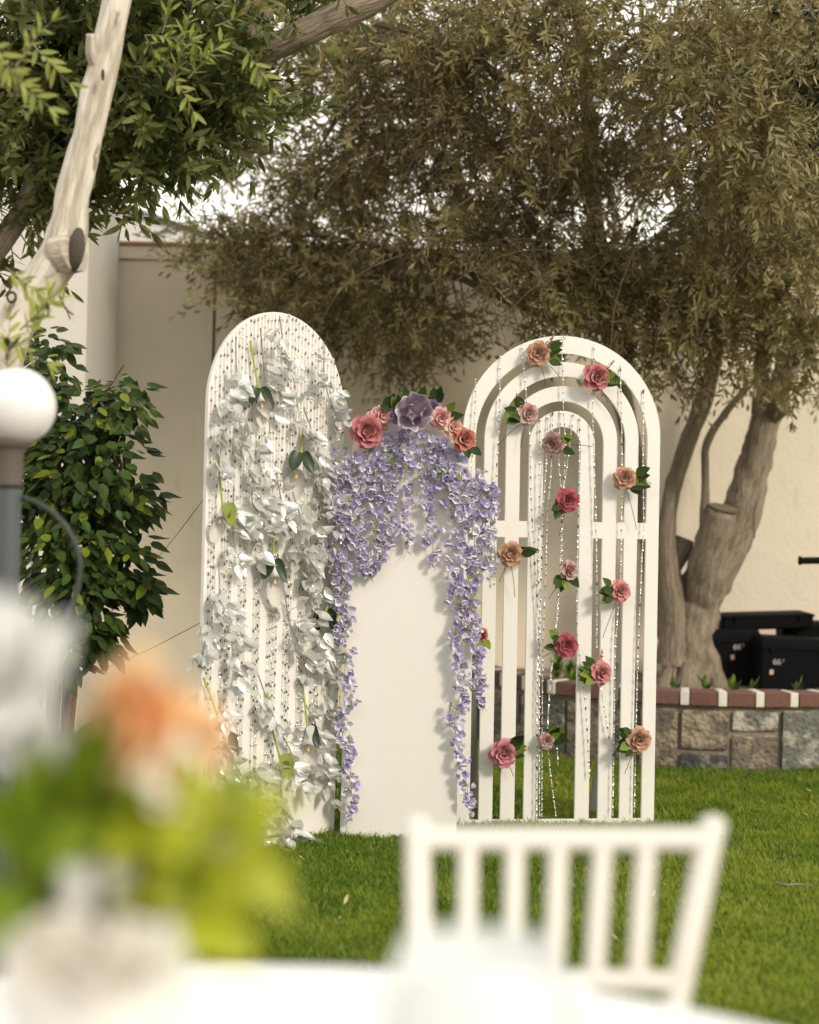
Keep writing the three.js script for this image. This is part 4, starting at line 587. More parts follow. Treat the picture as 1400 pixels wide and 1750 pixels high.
function rose(label, f, px, py, pal, { r = 0.048, ax = [0, 0.1], leaves = 0, nLeaf = 3, fern = 1, plume = 0, stems = [], off = 0.03, name = 'rose' } = {}) {
  const c = f.hit(px, py, off + r * 0.5), t = thing(name, label, 'flower', c), n = V(ax[0] + rr(-0.42, 0.42), ax[1] + rr(-0.25, 0.35), 1).normalize().applyQuaternion(f.q);
  bloomOn(t, pal, V(0, 0, 0), n, r);
  for (let i = 0; i < Math.round(nLeaf * 1.7); i++) { const a = leaves + rr(-0.8, 0.8), d = V(Math.cos(a), Math.sin(a), rr(-0.1, 0.4)).applyQuaternion(f.q); lpart(t, 'leaf', roseLeaf, pick(M.green), d.clone().multiplyScalar(r * rr(0.6, 1.1)).addScaledVector(f.n, rr(-0.02, 0.012)), basis(d, V(rr(-0.4, 0.4), rr(0, 0.5), 1).applyQuaternion(f.q)), rr(0.8, 1.25)); }
  for (let i = 0; i < fern; i++) { // feathery sprig
    const a = leaves + rr(-0.6, 0.6), d = V(Math.cos(a), Math.sin(a), 0.3).normalize().applyQuaternion(f.q), gs = [], s0 = d.clone().multiplyScalar(r * 0.6), L = rr(0.075, 0.11);
    gs.push(wire([s0, s0.clone().addScaledVector(d, L)], 0.001, 3));
    for (let k = 1; k < 9; k++) for (const sd of [-1, 1]) { const side = d.clone().cross(f.n).multiplyScalar(sd); gs.push(placed(fernLeaf, s0.clone().addScaledVector(d, L * k / 9), basis(d.clone().multiplyScalar(0.6).add(side), f.n), 1.1 - 0.07 * k)); }
    lpart(t, 'fern_sprig', merge(gs), M.green[1]);
  }
  if (plume) { const gs = [], d = V(Math.cos(plume), Math.sin(plume), 0.1).applyQuaternion(f.q), s0 = d.clone().multiplyScalar(r * 0.8); for (let k = 0; k < 34; k++) { const v = k / 34; gs.push(placed(plumeBead, s0.clone().addScaledVector(d, 0.01 + 0.055 * v).add(rdir().multiplyScalar(0.011 * (1.1 - v))), new THREE.Quaternion(), rr(0.7, 1.2))); } lpart(t, 'plume', merge(gs), M.plumePink); }
  if (stems.length) lpart(t, 'stem', merge(stems.map(([x, y]) => { const e = f.hit(x, y, 0.03).sub(c); return wire([V(0, -r * 0.5, -0.01), e.clone().multiplyScalar(0.55).add(V(0.002, 0, 0)), e], 0.0013, 4); })), M.stemDark);
  return t;
}
{
  R = rng(101);
  const r = 0.05;
  rose('brownish tan rose at the top of the slatted arch with a pink plume', FR, 921, 605, 'tan', { r, leaves: 0.1, nLeaf: 4, fern: 2, plume: 0.9, ax: [0, 0.15], stems: [[932, 658], [957, 645]] });
  rose('deep pink rose at the upper right of the slatted arch', FR, 1018, 645, 'redpink', { r: 0.054, leaves: 0.1, nLeaf: 2, fern: 1, plume: 0.75, stems: [[1040, 690], [1055, 710]] });
  rose('peach mauve rose at the upper left of the slatted arch, leaves at its left', FR, 901, 708, 'mauve', { r: 0.044, ax: [0.25, -0.1], leaves: 2.9, nLeaf: 5, fern: 1, plume: 2.1, stems: [[850, 762], [890, 765]] });
  rose('mauve rose facing left in the top of the innermost opening', FR, 946, 757, 'mauve', { r: 0.044, ax: [-0.9, 0], leaves: 0, nLeaf: 2, fern: 0, stems: [[1012, 763]] });
  rose('peach rose on the right slats of the slatted arch', FR, 1067, 818, 'tan', { r: 0.047, leaves: -0.1, nLeaf: 3, fern: 1, plume: 0.4, stems: [[1088, 905], [1065, 880]] });
  rose('crimson and orange rose in the innermost opening, uppermost of the two red ones', FR, 968, 855, 'crimson', { r: 0.048, ax: [0.1, 0.35], leaves: 3.6, nLeaf: 2, fern: 0, stems: [[956, 915]] });
  rose('peach rose left of the innermost opening just under the cross bar', FR, 872, 947, 'tan', { r: 0.048, ax: [0, 0.4], leaves: -0.15, nLeaf: 3, fern: 2, stems: [[853, 995], [880, 1020]] });
  rose('peach mauve rose with dark leaves in the middle of the innermost opening', FR, 970, 975, 'mauve', { r: 0.042, ax: [0.3, 0.5], leaves: -1.6, nLeaf: 4, fern: 0, stems: [[938, 1023]] });
  rose('coral pink rose on the right slats with ferns at its left', FR, 1058, 1010, 'coral', { r: 0.045, ax: [0.35, 0.3], leaves: 3.3, nLeaf: 4, fern: 2, stems: [[1030, 1090], [1058, 1060]] });
  rose('crimson rose low in the innermost opening above the planter', FR, 967, 1103, 'crimson', { r: 0.047, ax: [0.1, 0], leaves: 3.1, nLeaf: 2, fern: 0, stems: [[928, 1123]] });
  rose('coral pink rose at the right of the innermost opening tilted to the right', FR, 1025, 1150, 'coral', { r: 0.047, ax: [0.5, 0.2], leaves: 3.0, nLeaf: 5, fern: 1, plume: 1.5, stems: [[1020, 1222], [1012, 1190]] });
  rose('magenta pink rose at the lower left of the slatted arch', FR, 859, 1287, 'magenta', { r: 0.055, leaves: 0.3, nLeaf: 4, fern: 1, stems: [[853, 1335], [878, 1327]] });
  rose('dusty tan rose at the lower right of the slatted arch', FR, 1089, 1264, 'tan', { r: 0.052, ax: [0.2, 0.1], leaves: 3.3, nLeaf: 6, fern: 1, stems: [[1068, 1322], [1085, 1308]] });
  rose('mauve rose turned away low in the innermost opening', FR, 934, 1266, 'mauve', { r: 0.034, ax: [-0.8, -0.2], leaves: 0.6, nLeaf: 5, fern: 0, stems: [[983, 1275]] });
  rose('tiny orange rosebud peeping out right of the wisteria', FR, 824, 1085, 'orange', { r: 0.028, ax: [0.8, 0.2], leaves: -1.2, nLeaf: 2, fern: 0, off: 0.05 });
  // top of the middle panel
  rose('large red-pink rose at the left end of the flower row on the middle panel', FM, 627, 738, 'redpink', { r: 0.062, ax: [-0.2, 0], nLeaf: 0, fern: 0, off: 0.05 });
  rose('peach rose tucked behind the large red-pink rose', FM, 643, 724, 'peach', { r: 0.05, ax: [0.2, 0.2], nLeaf: 0, fern: 0, off: 0.02 });
  rose('pale pink rose left of the purple rose on the middle panel', FM, 654, 711, 'pink', { r: 0.042, ax: [0.1, 0.1], nLeaf: 2, leaves: 1.6, fern: 0, off: 0.04 });
  rose('small purple rose left of the big lily', FM, 682, 709, 'purple', { r: 0.038, ax: [0.1, 0], nLeaf: 3, leaves: 2.2, fern: 0, off: 0.04 });
  rose('small purple rose half hidden right of the big lily', FM, 738, 697, 'purple', { r: 0.036, ax: [0.2, 0.2], nLeaf: 3, leaves: 1.0, fern: 0, off: 0.03 });
  rose('pale pink rose right of the big lily', FM, 753, 714, 'pink', { r: 0.042, ax: [0.1, -0.1], nLeaf: 1, leaves: 0.8, fern: 0, off: 0.045 });
  rose('peach rose between the pale pink and the orange rose', FM, 773, 731, 'peach', { r: 0.04, ax: [0.1, 0.1], nLeaf: 0, fern: 0, off: 0.045 });
  rose('orange-red rose at the right end of the flower row on the middle panel', FM, 792, 751, 'orange', { r: 0.046, ax: [0.1, -0.05], nLeaf: 2, leaves: -0.7, fern: 0, off: 0.05 });
  // big purple lily with pale edges
  const c = FM.hit(708, 706, 0.075), t = thing('lily', 'big purple lily with white petal edges on top of the middle panel', 'flower', c);
  const tep = blade(0.108, 0.074, profTepal, { bend: (v) => (v < 0.4 ? 0.02 : 0.22), cup: -0.3, nx: 6, ny: 7, wave: 0.07, col: (v, u) => mix3([0.36, 0.27, 0.37], [0.86, 0.82, 0.78], Math.max(smooth(0.6, 0.95, u) * smooth(0.3, 0.6, v), smooth(0.8, 0.98, v))) });
  for (const [k, tilt, s] of [[0, 1.15, 1.1], [1, 1.2, 1], [2, 1.15, 1.05], [3, 1.2, 1], [4, 1.15, 1.05], [5, 1.2, 1], [0.5, 0.75, 0.85], [2.5, 0.7, 0.85], [4.5, 0.75, 0.85], [1.5, 0.6, 0.7], [3.6, 0.6, 0.7]]) { const a = k / 6 * 6.2832 + 1.4 + rr(-0.1, 0.1), o = V(Math.cos(a), Math.sin(a), 0); lpart(t, 'petal', tep, petalMat, o.clone().multiplyScalar(0.006), basis(o.clone().multiplyScalar(Math.sin(tilt)).add(V(0, 0, Math.cos(tilt))), o.clone().multiplyScalar(-Math.cos(tilt)).add(V(0, 0, Math.sin(tilt)))), s); }
  lpart(t, 'stamen', merge([0, 1, 2, 3, 4].map((k) => wire([V(0, 0, 0), V(Math.cos(k * 1.26) * 0.008, Math.sin(k * 1.26) * 0.008, 0.04)], 0.0014, 4))), M.stemDark);
  for (const [a, s] of [[1.2, 1.1], [0.7, 0.9], [2.0, 1]]) lpart(t, 'leaf', roseLeaf, M.green[0], V(Math.cos(a) * 0.06, Math.sin(a) * 0.06, -0.03), basis(V(Math.cos(a), Math.sin(a), 0.1), V(0, 0.2, 1)), s);
}
/* ------------------------------------------------------------------ guy strings, crate, cases, grip, plants */
{
  const gs = [[FL.hit(352, 848, -0.02), P(250, 975, 7), 'upper thin guy string running from the tall arch panel down behind the bush'], [FL.hit(347, 1062, -0.02), P(170, 1147, 7), 'lower thin guy string running from the tall arch panel to the left']];
  for (const [a, b, l] of gs) { const t = thing('guy_string', l, 'string', a.clone(), 'guy strings'); wpart(t, 'cord', wire([a, a.clone().lerp(b, 0.5).add(V(0, -0.01, 0)), b], 0.0016, 4), M.string); }
  const c = P(352, 1240, 6.6), t = thing('grey_crate', 'grey rounded plastic crate partly hidden behind the left edge of the tall arch', 'crate', V(c.x, 0, c.z));
  const h = P(330, 1188, 6.6).y; wpart(t, 'body', new RoundedBoxGeometry(0.2, h, 0.2, 4, 0.05).translate(c.x, h / 2, c.z), M.grey);
  wpart(t, 'lid_rim', new RoundedBoxGeometry(0.21, 0.03, 0.21, 3, 0.012).translate(c.x, h * 0.8, c.z), M.grey);
}
const font = await new FontLoader().loadAsync('fonts/droid/droid_sans_bold.typeface.json');
{
  const Y = 0.36, pos = (x, y, d) => P(x, y, d);
  const caseBox = (name, label, px0, px1, py0, py1, d, depth, rz, text) => {
    const a = pos(px0, py0, d), b = pos(px1, py1, d), w = b.x - a.x, h = a.y - b.y, t = thing(name, label, 'equipment case', V((a.x + b.x) / 2, b.y, -d)); t.rotation.z = rz;
    lpart(t, 'shell', new RoundedBoxGeometry(w, h, depth, 3, 0.018), M.black, V(0, h / 2, -depth / 2));
    lpart(t, 'lid', new RoundedBoxGeometry(w + 0.012, h * 0.16, depth + 0.012, 3, 0.01), M.rubber, V(0, h * 0.86, -depth / 2));
    for (const s of [-0.35, 0.35]) lpart(t, 'latch', new RoundedBoxGeometry(0.022, 0.035, 0.012, 2, 0.003), M.rubber, V(s * w, h * 0.78, 0.008));
    if (text) { const g = new TextGeometry('66', { font, size: 0.032, depth: 0.002, curveSegments: 4 }); lpart(t, 'number_print', g, M.whitePrint, V(text[0], text[1], 0.001)); for (const dy of [0, 0.012]) lpart(t, 'print_dot', new THREE.BoxGeometry(0.006, 0.006, 0.002), M.whitePrint, V(text[0] + 0.062, text[1] + 0.02 + dy, 0.002)); lpart(t, 'sticker', new THREE.BoxGeometry(0.022, 0.028, 0.002), M.pinkPatch, V(text[0] - 0.004, text[1] - 0.045, 0.002)); }
    return t;
  };
  caseBox('equipment_case', 'black equipment case marked 66 standing behind the tree trunk in the planter', 1215, 1300, 1075, 1180, 8.5, 0.2, 0.03, [-0.01, 0.24]);
  caseBox('equipment_case', 'black equipment case marked 66 at the far right in the planter', 1300, 1420, 1090, 1186, 8.3, 0.24, -0.03, [-0.14, 0.16]);
  caseBox('equipment_case', 'long flat black case lying tilted across the two marked cases', 1236, 1392, 1048, 1078, 8.62, 0.3, 0.05);
  caseBox('equipment_case', 'black case low at the right edge behind the tilted flat case', 1340, 1470, 1062, 1120, 8.75, 0.2, 0.02);
  const g0 = P(1366, 958, 8.2), t = thing('handlebar', 'black rubber handlebar grip reaching in at the right edge above the cases', 'handlebar', V(g0.x + 0.6, 0, g0.z));
  wpart(t, 'grip', placed(new THREE.CapsuleGeometry(0.02, 0.13, 4, 12), g0.clone().add(V(0.08, 0.002, 0)), new THREE.Quaternion().setFromEuler(new THREE.Euler(0, 0, Math.PI / 2 + 0.04))), M.rubber);
  wpart(t, 'flange', placed(new THREE.CylinderGeometry(0.026, 0.026, 0.012, 16), g0.clone().add(V(0.005, 0, 0)), new THREE.Quaternion().setFromEuler(new THREE.Euler(0, 0, Math.PI / 2))), M.rubber);
  wpart(t, 'bar', wire([g0.clone().add(V(0.12, 0, 0)), g0.clone().add(V(0.35, 0.01, -0.03)), g0.clone().add(V(0.6, 0.01, 0))], 0.012, 8), M.black);
  wpart(t, 'stem', wire([V(g0.x + 0.6, -0.01, g0.z), V(g0.x + 0.6, 0.5, g0.z), V(g0.x + 0.6, g0.y + 0.03, g0.z)], 0.02, 8), M.black);
  R = rng(113);
  const lg = blade(0.075, 0.034, profOvate, { bend: 0.7, cup: 0.25, nx: 2, ny: 5 });
  const plants = [[1205, 1176, 7.85, 5, 'small green plant at the foot of the tree trunk behind the brick rim'], [1250, 1176, 7.9, 4, 'small green plant right of the trunk behind the brick rim'], [1285, 1172, 7.9, 4, 'bright leafy seedling in front of the black cases'], [1363, 1172, 7.9, 4, 'small seedling near the right edge behind the brick rim'], [952, 1150, 8.15, 12, 'leafy green plant in the planter seen through the innermost opening'], [975, 1158, 8.1, 9, 'second leafy plant in the planter beside the right innermost slat'], [1150, 1176, 7.85, 4, 'small green plant left of the trunk behind the brick rim']];
  for (const [px, py, d, n, label] of plants) {
    const c = P(px, py, d); c.y = 0.36; const pt = thing('small_plant', label, 'plant', c, 'small plants in the planter');
    lpart(pt, 'stem', wire([V(0, -0.01, 0), V(0.005, 0.04, 0), V(0, 0.09, 0.005)], 0.003, 5), M.green[0]);
    for (let k = 0; k < n; k++) { const a = k * 2.4 + rr(-0.3, 0.3); lpart(pt, 'leaf', lg, M.green[k % 2], V(0, 0.03 + 0.012 * k, 0), basis(V(Math.cos(a), rr(0.3, 1.2), Math.sin(a)), V(0, 1, 0.4)), rr(0.8, 1.3) * (n > 6 ? 1.15 : 1)); }
  }
  const w0 = P(1330, 1509, 4.9); w0.y = 0.03; const st = thing('fallen_twig', 'pale dry twig lying on the lawn at right', 'twig', w0); const q = (x, y) => { const r = ray(x, y), k = -(CAM_Y - 0.032) / r.y; return V(0, CAM_Y, 0).addScaledVector(r, k); };
  wpart(st, 'stick', limb([[q(1326, 1508), 0.003], [q(1345, 1512), 0.004], [q(1365, 1511), 0.0035], [q(1394, 1515), 0.0025]], { rad: 5 }), M.paleTwig); wpart(st, 'side_shoot', wire([q(1352, 1511), q(1356, 1503)], 0.002, 4), M.paleTwig);
}
/* ------------------------------------------------------------------ globe lamp */
{
  const D = 3.8, c = P(29, 694, D), t = thing('globe_lamp', 'white glass globe lamp on a grey post at the left edge', 'lamp post', V(c.x - 0.015, 0, c.z));
  const s = new THREE.SphereGeometry(0.104, 48, 32); s.translate(c.x, c.y, c.z); wpart(t, 'globe', s, M.globe);
  const bx = c.x - 0.016, y0 = c.y - 0.104;
  wpart(t, 'collar', new THREE.LatheGeometry([[0, 0], [0.055, 0], [0.06, -0.008], [0.05, -0.02], [0.037, -0.03], [0.035, -0.115], [0.04, -0.125], [0, -0.13]].map(([r, y]) => new THREE.Vector2(r, y)), 32).translate(bx, y0 + 0.012, c.z), M.collar);
  wpart(t, 'post', new THREE.CylinderGeometry(0.033, 0.033, y0 - 0.1, 28).translate(bx, (y0 - 0.1) / 2, c.z), M.post);
  wpart(t, 'base_plate', new THREE.CylinderGeometry(0.08, 0.085, 0.03, 28).translate(bx, 0.005, c.z), M.post);
  wpart(t, 'cable', limb([P(40, 850, D), P(70, 862, D - 0.02), P(105, 890, D - 0.04), P(135, 945, D - 0.05), P(133, 1005, D - 0.05), P(110, 1065, D - 0.05), P(98, 1110, D - 0.05), P(95, 1250, D - 0.04), P(92, 1500, D)].map((p) => [p, 0.0075]), { rad: 8, bump: 0, seg: 50 }), M.cable);
}
/* ------------------------------------------------------------------ chair */
{
  const D = 1.96, t = thing('banquet_chair', 'white spindle-back banquet chair beyond the white table', 'chair', V(P(955, 1500, D).x, 0, -D));
  const y = 0, rod = (name, a, b, r0, r1 = r0) => wpart(t, name, limb([[a, r0], [a.clone().lerp(b, 0.33), r0 + (r1 - r0) * 0.3], [a.clone().lerp(b, 0.66), r0 + (r1 - r0) * 0.66], [b, r1]], { rad: 16, bump: 0 }), M.chair);
  const TL = P(713, 1412, D), TR = P(1218, 1412, D - 0.02), BL = P(718, 1690, D - 0.06), BR = P(1158, 1700, D - 0.08), seatY = 0.45;
  const ext = (top, bot, yy) => bot.clone().add(bot.clone().sub(top).multiplyScalar((bot.y - yy) / (top.y - bot.y)));
  for (const [a, b] of [[TL, BL], [TR, BR]]) {
    const s = ext(a, b, seatY); const m = rod('back_post', s, a, 0.0175, 0.0175);
    const cp = new THREE.SphereGeometry(0.019, 16, 12); cp.scale(1, 0.8, 1); const base = worldPos(t); cp.translate(a.x - base.x, a.y - base.y, a.z - base.z); const fm = new THREE.Mesh(cp, M.chair); fm.name = 'finial'; t.add(fm);
    rod('rear_leg', V(s.x, 0, s.z - 0.05), s, 0.014, 0.0175);
  }
  const at = (k, v) => TL.clone().lerp(TR, k).lerp(BL.clone().lerp(BR, k), v);
  const railV = 0.08, lowV = 0.93;
  rod('top_rail', at(0, railV), at(1, railV), 0.0155); rod('lower_rail', at(0, lowV), at(1, lowV), 0.014);
  for (const [xt, xb] of [[802, 797], [883, 875], [958, 945], [1035, 1013], [1110, 1085]]) { const kt = (xt - 713) / 505, kb = (xb - 718) / 440; rod('spindle', at(kt, railV), TL.clone().lerp(TR, kb).lerp(BL.clone().lerp(BR, kb), lowV), 0.0135, 0.0135); }
  const sl = ext(TL, BL, seatY), s2 = ext(TR, BR, seatY), cx = (sl.x + s2.x) / 2, cz = (sl.z + s2.z) / 2 + 0.19;
  wpart(t, 'seat', new RoundedBoxGeometry(0.39, 0.03, 0.38, 3, 0.012).translate(cx, seatY, cz), M.chair);
  for (const sx of [-0.17, 0.17]) { rod('front_leg', V(cx + sx, 0, cz + 0.17), V(cx + sx, seatY, cz + 0.16), 0.013, 0.016); rod('stretcher', V(cx + sx, 0.2, cz - 0.19), V(cx + sx, 0.2, cz + 0.165), 0.009); }
}
/* ------------------------------------------------------------------ table and what stands on it */
{
  const T = V(-0.12, 0, -0.94), TR = 0.945, TH = 0.75, t = thing('round_table', 'round banquet table in the foreground', 'table', T);
  lpart(t, 'tabletop', new THREE.CylinderGeometry(TR - 0.004, TR - 0.004, 0.025, 72), M.chair, V(0, TH - 0.018, 0));
  for (const a of [0.8, 2.4, 3.9, 5.5]) lpart(t, 'leg', new THREE.CylinderGeometry(0.016, 0.016, TH - 0.03, 12), M.chair, V(Math.cos(a) * 0.6, (TH - 0.03) / 2, Math.sin(a) * 0.6));
  const N = 120, pos = [], idx = [], rings = [[0.0, TH], [0.5, TH], [TR - 0.012, TH], [TR, TH - 0.004], [TR + 0.006, TH - 0.015], [TR + 0.012, TH - 0.1], [TR + 0.03, TH - 0.3], [TR + 0.05, TH - 0.6]];
  rings.forEach(([r, y], j) => { for (let i = 0; i <= N; i++) { const a = (i % N) / N * 6.2832, w = j > 4 ? (j - 4) * 0.012 * Math.sin(a * 17 + Math.sin(a * 5)) : 0; pos.push(Math.cos(a) * (r + w), y, Math.sin(a) * (r + w)); } });
  for (let j = 0; j < rings.length - 1; j++) for (let i = 0; i < N; i++) { const a = j * (N + 1) + i; idx.push(a, a + 1, a + N + 1, a + 1, a + N + 2, a + N + 1); }
  const g = new THREE.BufferGeometry(); g.setAttribute('position', new THREE.Float32BufferAttribute(pos, 3)); g.setIndex(idx); g.computeVertexNormals(); g.setAttribute('uv', new THREE.Float32BufferAttribute(pos.filter((_, i) => i % 3 !== 1), 2));
  const cl = thing('tablecloth', 'white tablecloth draped over the round foreground table', 'tablecloth', T); lpart(cl, 'cloth', g, M.cloth);
  // pale blue napkin folded into a standing fan on a white plate
  const D = 1.12, nc = P(815, 1700, D), n = thing('napkin', 'pale blue napkin folded upright in front of the chair', 'napkin', V(nc.x, TH + 0.022, nc.z));
  const H = P(815, 1600, D).y - TH - 0.022, fold = (s, z, hh, w) => { const q = []; const id = []; for (let j = 0; j <= 6; j++) for (let i = 0; i <= 12; i++) { const v = j / 6, u = i / 12 * 2 - 1, ww = w * (1 - 0.12 * v) * (v > 0.8 ? 1 - (v - 0.8) * 1.2 : 1); q.push(u * ww, v * hh, z + s * 0.045 * (1 - u * u) * (1 - 0.5 * v)); } for (let j = 0; j < 6; j++) for (let i = 0; i < 12; i++) { const a = j * 13 + i; id.push(a, a + 1, a + 13, a + 1, a + 14, a + 13); } const gg = new THREE.BufferGeometry(); gg.setAttribute('position', new THREE.Float32BufferAttribute(q, 3)); gg.setIndex(id); gg.computeVertexNormals(); return gg; };
  lpart(n, 'front_fold', fold(1, 0, H * 0.9, 0.078), M.napkin); lpart(n, 'back_fold', fold(-1, -0.004, H, 0.083), M.napkin);
  const pl = thing('dinner_plate', 'white dinner plate under the folded napkin', 'plate', V(nc.x, TH + 0.001, nc.z)); lpart(pl, 'plate', new THREE.LatheGeometry([[0, 0], [0.08, 0], [0.09, 0.004], [0.13, 0.018], [0.132, 0.021], [0.127, 0.021], [0.088, 0.01], [0, 0.01]].map(([r, y]) => new THREE.Vector2(r, y)), 48), M.ceramic);
  const bc = P(974, 1712, 1.45), b = thing('ball_candle', 'small white ball candle right of the folded napkin', 'candle', V(bc.x, TH, bc.z)); const bh = bc.y - TH;
  lpart(b, 'ball', new THREE.SphereGeometry(0.024, 24, 16), M.cloth, V(0, bh, 0)); lpart(b, 'holder', new THREE.LatheGeometry([[0, 0], [0.03, 0], [0.03, 0.006], [0.007, 0.014], [0.006, bh - 0.03], [0.018, bh - 0.018], [0, bh - 0.018]].map(([r, y]) => new THREE.Vector2(r, y)), 24), M.ceramic); lpart(b, 'wick', new THREE.CylinderGeometry(0.001, 0.001, 0.008, 5), M.black, V(0, bh + 0.026, 0));
}
{ // flower arrangement at left, close to the lens
  R = rng(131);
  const D = 1.08, TH = 0.75, vc = P(165, 1640, D), rimY = P(165, 1590, D).y - TH, t = thing('flower_vase', 'white ceramic vase holding the blurred foreground flowers', 'vase', V(vc.x, TH, vc.z));
  lpart(t, 'body', new THREE.LatheGeometry([[0, 0.002], [0.045, 0.002], [0.05, 0.01], [0.04, 0.05], [0.05, rimY * 0.5], [0.068, rimY * 0.85], [0.074, rimY], [0.07, rimY], [0.06, rimY * 0.8], [0, rimY * 0.75]].map(([r, y]) => new THREE.Vector2(r, y)), 48), M.ceramic);
  lpart(t, 'rim', new THREE.TorusGeometry(0.072, 0.003, 8, 48).rotateX(Math.PI / 2), M.ceramic, V(0, rimY, 0));
  const mouth = V(vc.x, TH + rimY * 0.9, vc.z);
  const stemTo = (th, p) => wpart(th, 'stem', wire([mouth.clone().add(V(rr(-0.03, 0.03), -0.08, rr(-0.03, 0.03))), mouth.clone().lerp(p, 0.45).add(V(0, 0.01, 0)), p], 0.003, 6), M.green[0]);
  const fl = (name, label, px, py, d, make) => { const p = P(px, py, d), o = thing(name, label, 'flower', p); make(o, p); stemTo(o, p.clone().add(V(0, -0.012, -0.012))); return o; };
  const creamT = leafMat([0.88, 0.84, 0.77], 0.85, 0.15), whiteT = leafMat([0.88, 0.88, 0.87], 0.85, 0.12), tepal = blade(0.085, 0.042, profTepal, { bend: 0.5, cup: -0.3, nx: 4, ny: 6, wave: 0.05 });
  const star = (o, n, tilt, s, mat, geo = tepal, ax = V(0, 0.5, 0.8)) => { const q = basis(V(1, 0.2, 0), ax.clone().normalize()); for (let k = 0; k < n; k++) { const a = k / n * 6.2832, tl = tilt + (k % 2) * 0.2, w = V(Math.cos(a), Math.sin(a), 0), d = w.clone().multiplyScalar(Math.sin(tl)).add(V(0, 0, Math.cos(tl))).applyQuaternion(q), nn = w.clone().multiplyScalar(-Math.cos(tl)).add(V(0, 0, Math.sin(tl))).applyQuaternion(q); lpart(o, 'petal', geo, mat, d.clone().multiplyScalar(0.004), basis(d, nn), s * rr(0.9, 1.1)); } };
  fl('white_lily', 'big white lily at the far left of the foreground bouquet', 15, 1165, D, (o) => { star(o, 9, 0.7, 0.95, whiteT, tepal, V(0.6, 0.6, 0.5)); star(o, 9, 1.3, 0.75, whiteT, tepal, V(0.6, 0.5, 0.6)); star(o, 9, 0.35, 0.85, whiteT, tepal, V(0, 0.85, 0.4)); star(o, 8, 0.9, 0.6, whiteT, tepal, V(0.2, 0.3, 0.9)); });
  fl('white_lily', 'second white lily lower behind the first at the left edge', 15, 1235, D + 0.05, (o) => { star(o, 8, 1.0, 0.75, whiteT, tepal, V(0.6, 0.4, 0.7)); star(o, 9, 0.4, 0.62, whiteT, tepal, V(0.1, 0.3, 1)); star(o, 9, 0.7, 0.65, whiteT, tepal, V(0.1, 0.4, 1)); });
  fl('bouquet_rose', 'large peach and orange rose at the top of the foreground bouquet', 246, 1246, D, (o) => bloomOn(o, 'apricot', V(0, 0, 0), V(-0.2, 0.9, 0.4).normalize(), 0.05));
  fl('bouquet_rose', 'cream rose below the orange rose in the foreground bouquet', 288, 1325, D - 0.02, (o) => bloomOn(o, 'cream', V(0, 0, 0), V(-0.05, 1, 0.25).normalize(), 0.029));
  fl('bouquet_rose', 'small orange rose touching the left edge of the tall arch', 312, 1265, D + 0.04, (o) => bloomOn(o, 'apricot', V(0, 0, 0), V(0.5, 0.3, 0.8).normalize(), 0.032));
  fl('white_blossom', 'round white blossom at the right of the foreground bouquet', 372, 1418, D, (o) => { bloomOn(o, 'cream', V(0, 0, 0), V(0.2, 0.3, 0.9).normalize(), 0.001); star(o, 12, 1.0, 0.36, whiteT); star(o, 9, 0.5, 0.33, whiteT); });
  fl('white_blossom', 'small pale white blossom under the white lily', 75, 1290, D + 0.02, (o) => { star(o, 10, 1.0, 0.4, whiteT); star(o, 7, 0.5, 0.3, whiteT); });
  fl('white_blossom', 'pale creamy blossom low over the vase rim at left', 110, 1665, D - 0.06, (o) => { star(o, 12, 1.1, 0.52, creamT, tepal, V(0, 1, 0.35)); star(o, 11, 0.6, 0.48, creamT, tepal, V(0, 1, 0.35)); star(o, 9, 0.25, 0.5, creamT, tepal, V(0, 1, 0.35)); });
  fl('white_blossom', 'pale creamy blossom low over the vase rim at right', 220, 1675, D - 0.07, (o) => { star(o, 12, 1.1, 0.52, creamT, tepal, V(0, 1, 0.35)); star(o, 11, 0.6, 0.48, creamT, tepal, V(0, 1, 0.35)); star(o, 9, 0.25, 0.5, creamT, tepal, V(0, 1, 0.35)); });
  const bud = blade(0.05, 0.026, profTepal, { bend: 0.15, cup: -0.6, nx: 4, ny: 5 });
  for (const [px, py, d, l] of [[200, 1525, D - 0.02, 'white flower bud hanging over the vase rim in the middle'], [56, 1450, D, 'white flower bud among the green leaves at the left'], [272, 1640, D - 0.05, 'bright white bud at the right of the vase'], [130, 1530, D - 0.03, 'pale white bud left of the middle bud over the vase'], [30, 1560, D, 'white bud lowest at the left edge']]) fl('flower_bud', l, px, py, d, (o) => { for (let k = 0; k < 4; k++) { const a = k * 1.57 + 0.4; lpart(o, 'petal', bud, whiteT, V(Math.cos(a) * 0.006, -0.02, Math.sin(a) * 0.006), basis(V(Math.cos(a) * 0.15, 1, Math.sin(a) * 0.15), V(Math.cos(a), 0, Math.sin(a))), 1); } });
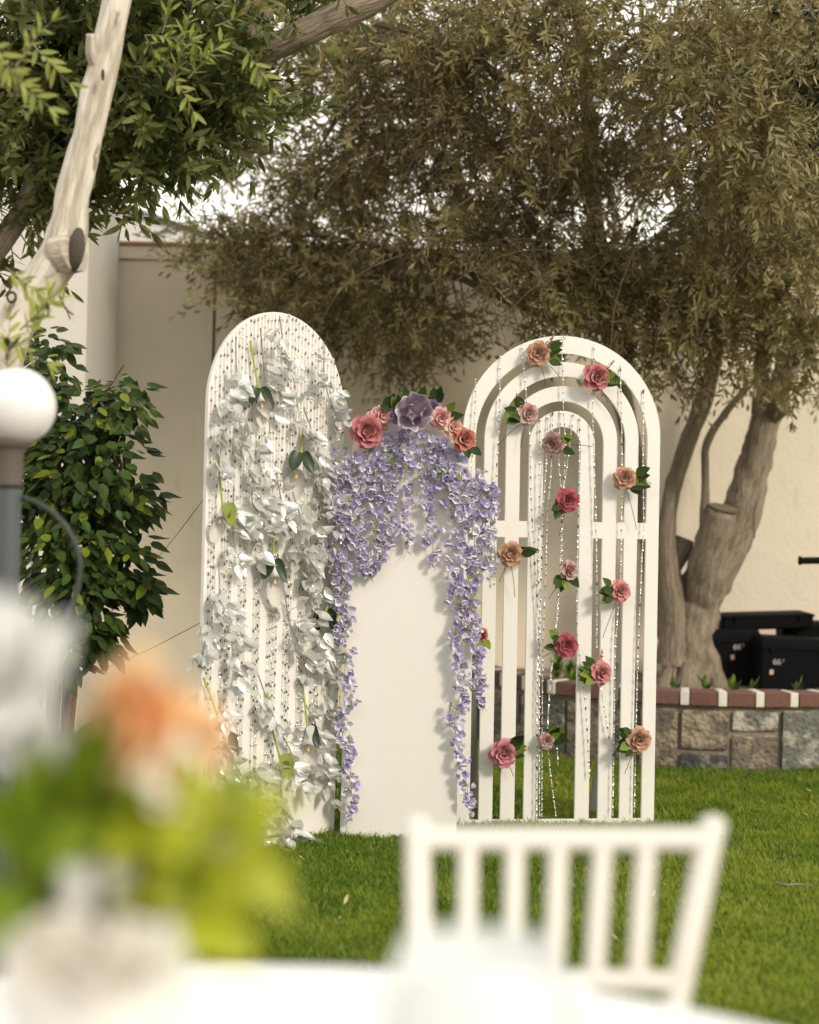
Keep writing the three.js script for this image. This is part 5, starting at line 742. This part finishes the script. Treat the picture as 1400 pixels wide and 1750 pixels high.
  const gl = blade(0.07, 0.034, profOvate, { bend: 0.6, cup: 0.25, nx: 3, ny: 6 }), lm = [leafMat([0.24, 0.35, 0.015], 0.6, 0.4), leafMat([0.56, 0.6, 0.04], 0.6, 0.45), leafMat([0.6, 0.62, 0.1], 0.6, 0.45)];
  const sprig = (label, mi, list) => { const p0 = P(list[0][0], list[0][1], D), o = thing('leaf_sprig', label, 'greenery', p0); const pts = []; for (const [px, py, n, w, dd = 0] of list) for (let k = 0; k < n; k++) { const p = P(px + rr(-w, w), py + rr(-w, w), D + dd + rr(-0.03, 0.03)); pts.push(p); lpart(o, 'leaf', gl, R() < 0.75 ? lm[mi] : pick(lm), p.clone().sub(p0), basis(V(rr(-1, 1), rr(-0.5, 1), rr(-0.2, 0.6)), V(rr(-0.5, 0.5), 0.6, 0.7)), rr(0.75, 1.1)); } wpart(o, 'stem', merge(pts.map((p) => wire([mouth.clone().add(V(0, -0.03, 0)), mouth.clone().lerp(p, 0.5), p], 0.0016, 4))), lm[0]); };
  sprig('deep green leaves in the middle of the foreground bouquet', 0, [[180, 1345, 10, 40], [165, 1410, 12, 45], [210, 1440, 10, 40, 0.03], [110, 1390, 7, 34, 0.04], [150, 1500, 10, 50, 0.05], [230, 1540, 8, 40, 0.03], [90, 1560, 7, 40, 0.04]]);
  sprig('yellow-green leaves right of the middle of the foreground bouquet', 1, [[280, 1390, 10, 40], [310, 1460, 13, 42], [240, 1490, 7, 34, 0.03]]);
  sprig('lime leaves lowest at the right of the foreground bouquet', 1, [[350, 1555, 8, 28], [330, 1580, 4, 22], [400, 1520, 5, 20, 0.02]]);
  sprig('pale lime sprig reaching right in front of the tall arch', 2, [[432, 1400, 2, 8], [440, 1490, 4, 22], [400, 1480, 3, 20]]);
  sprig('green leaves at the far left of the foreground bouquet', 0, [[20, 1400, 7, 28], [25, 1450, 6, 30], [80, 1500, 5, 30]]);
}
scene.traverse((o) => { if (o.isMesh) { o.castShadow = true; o.receiveShadow = true; } });
renderer.render(scene, camera);
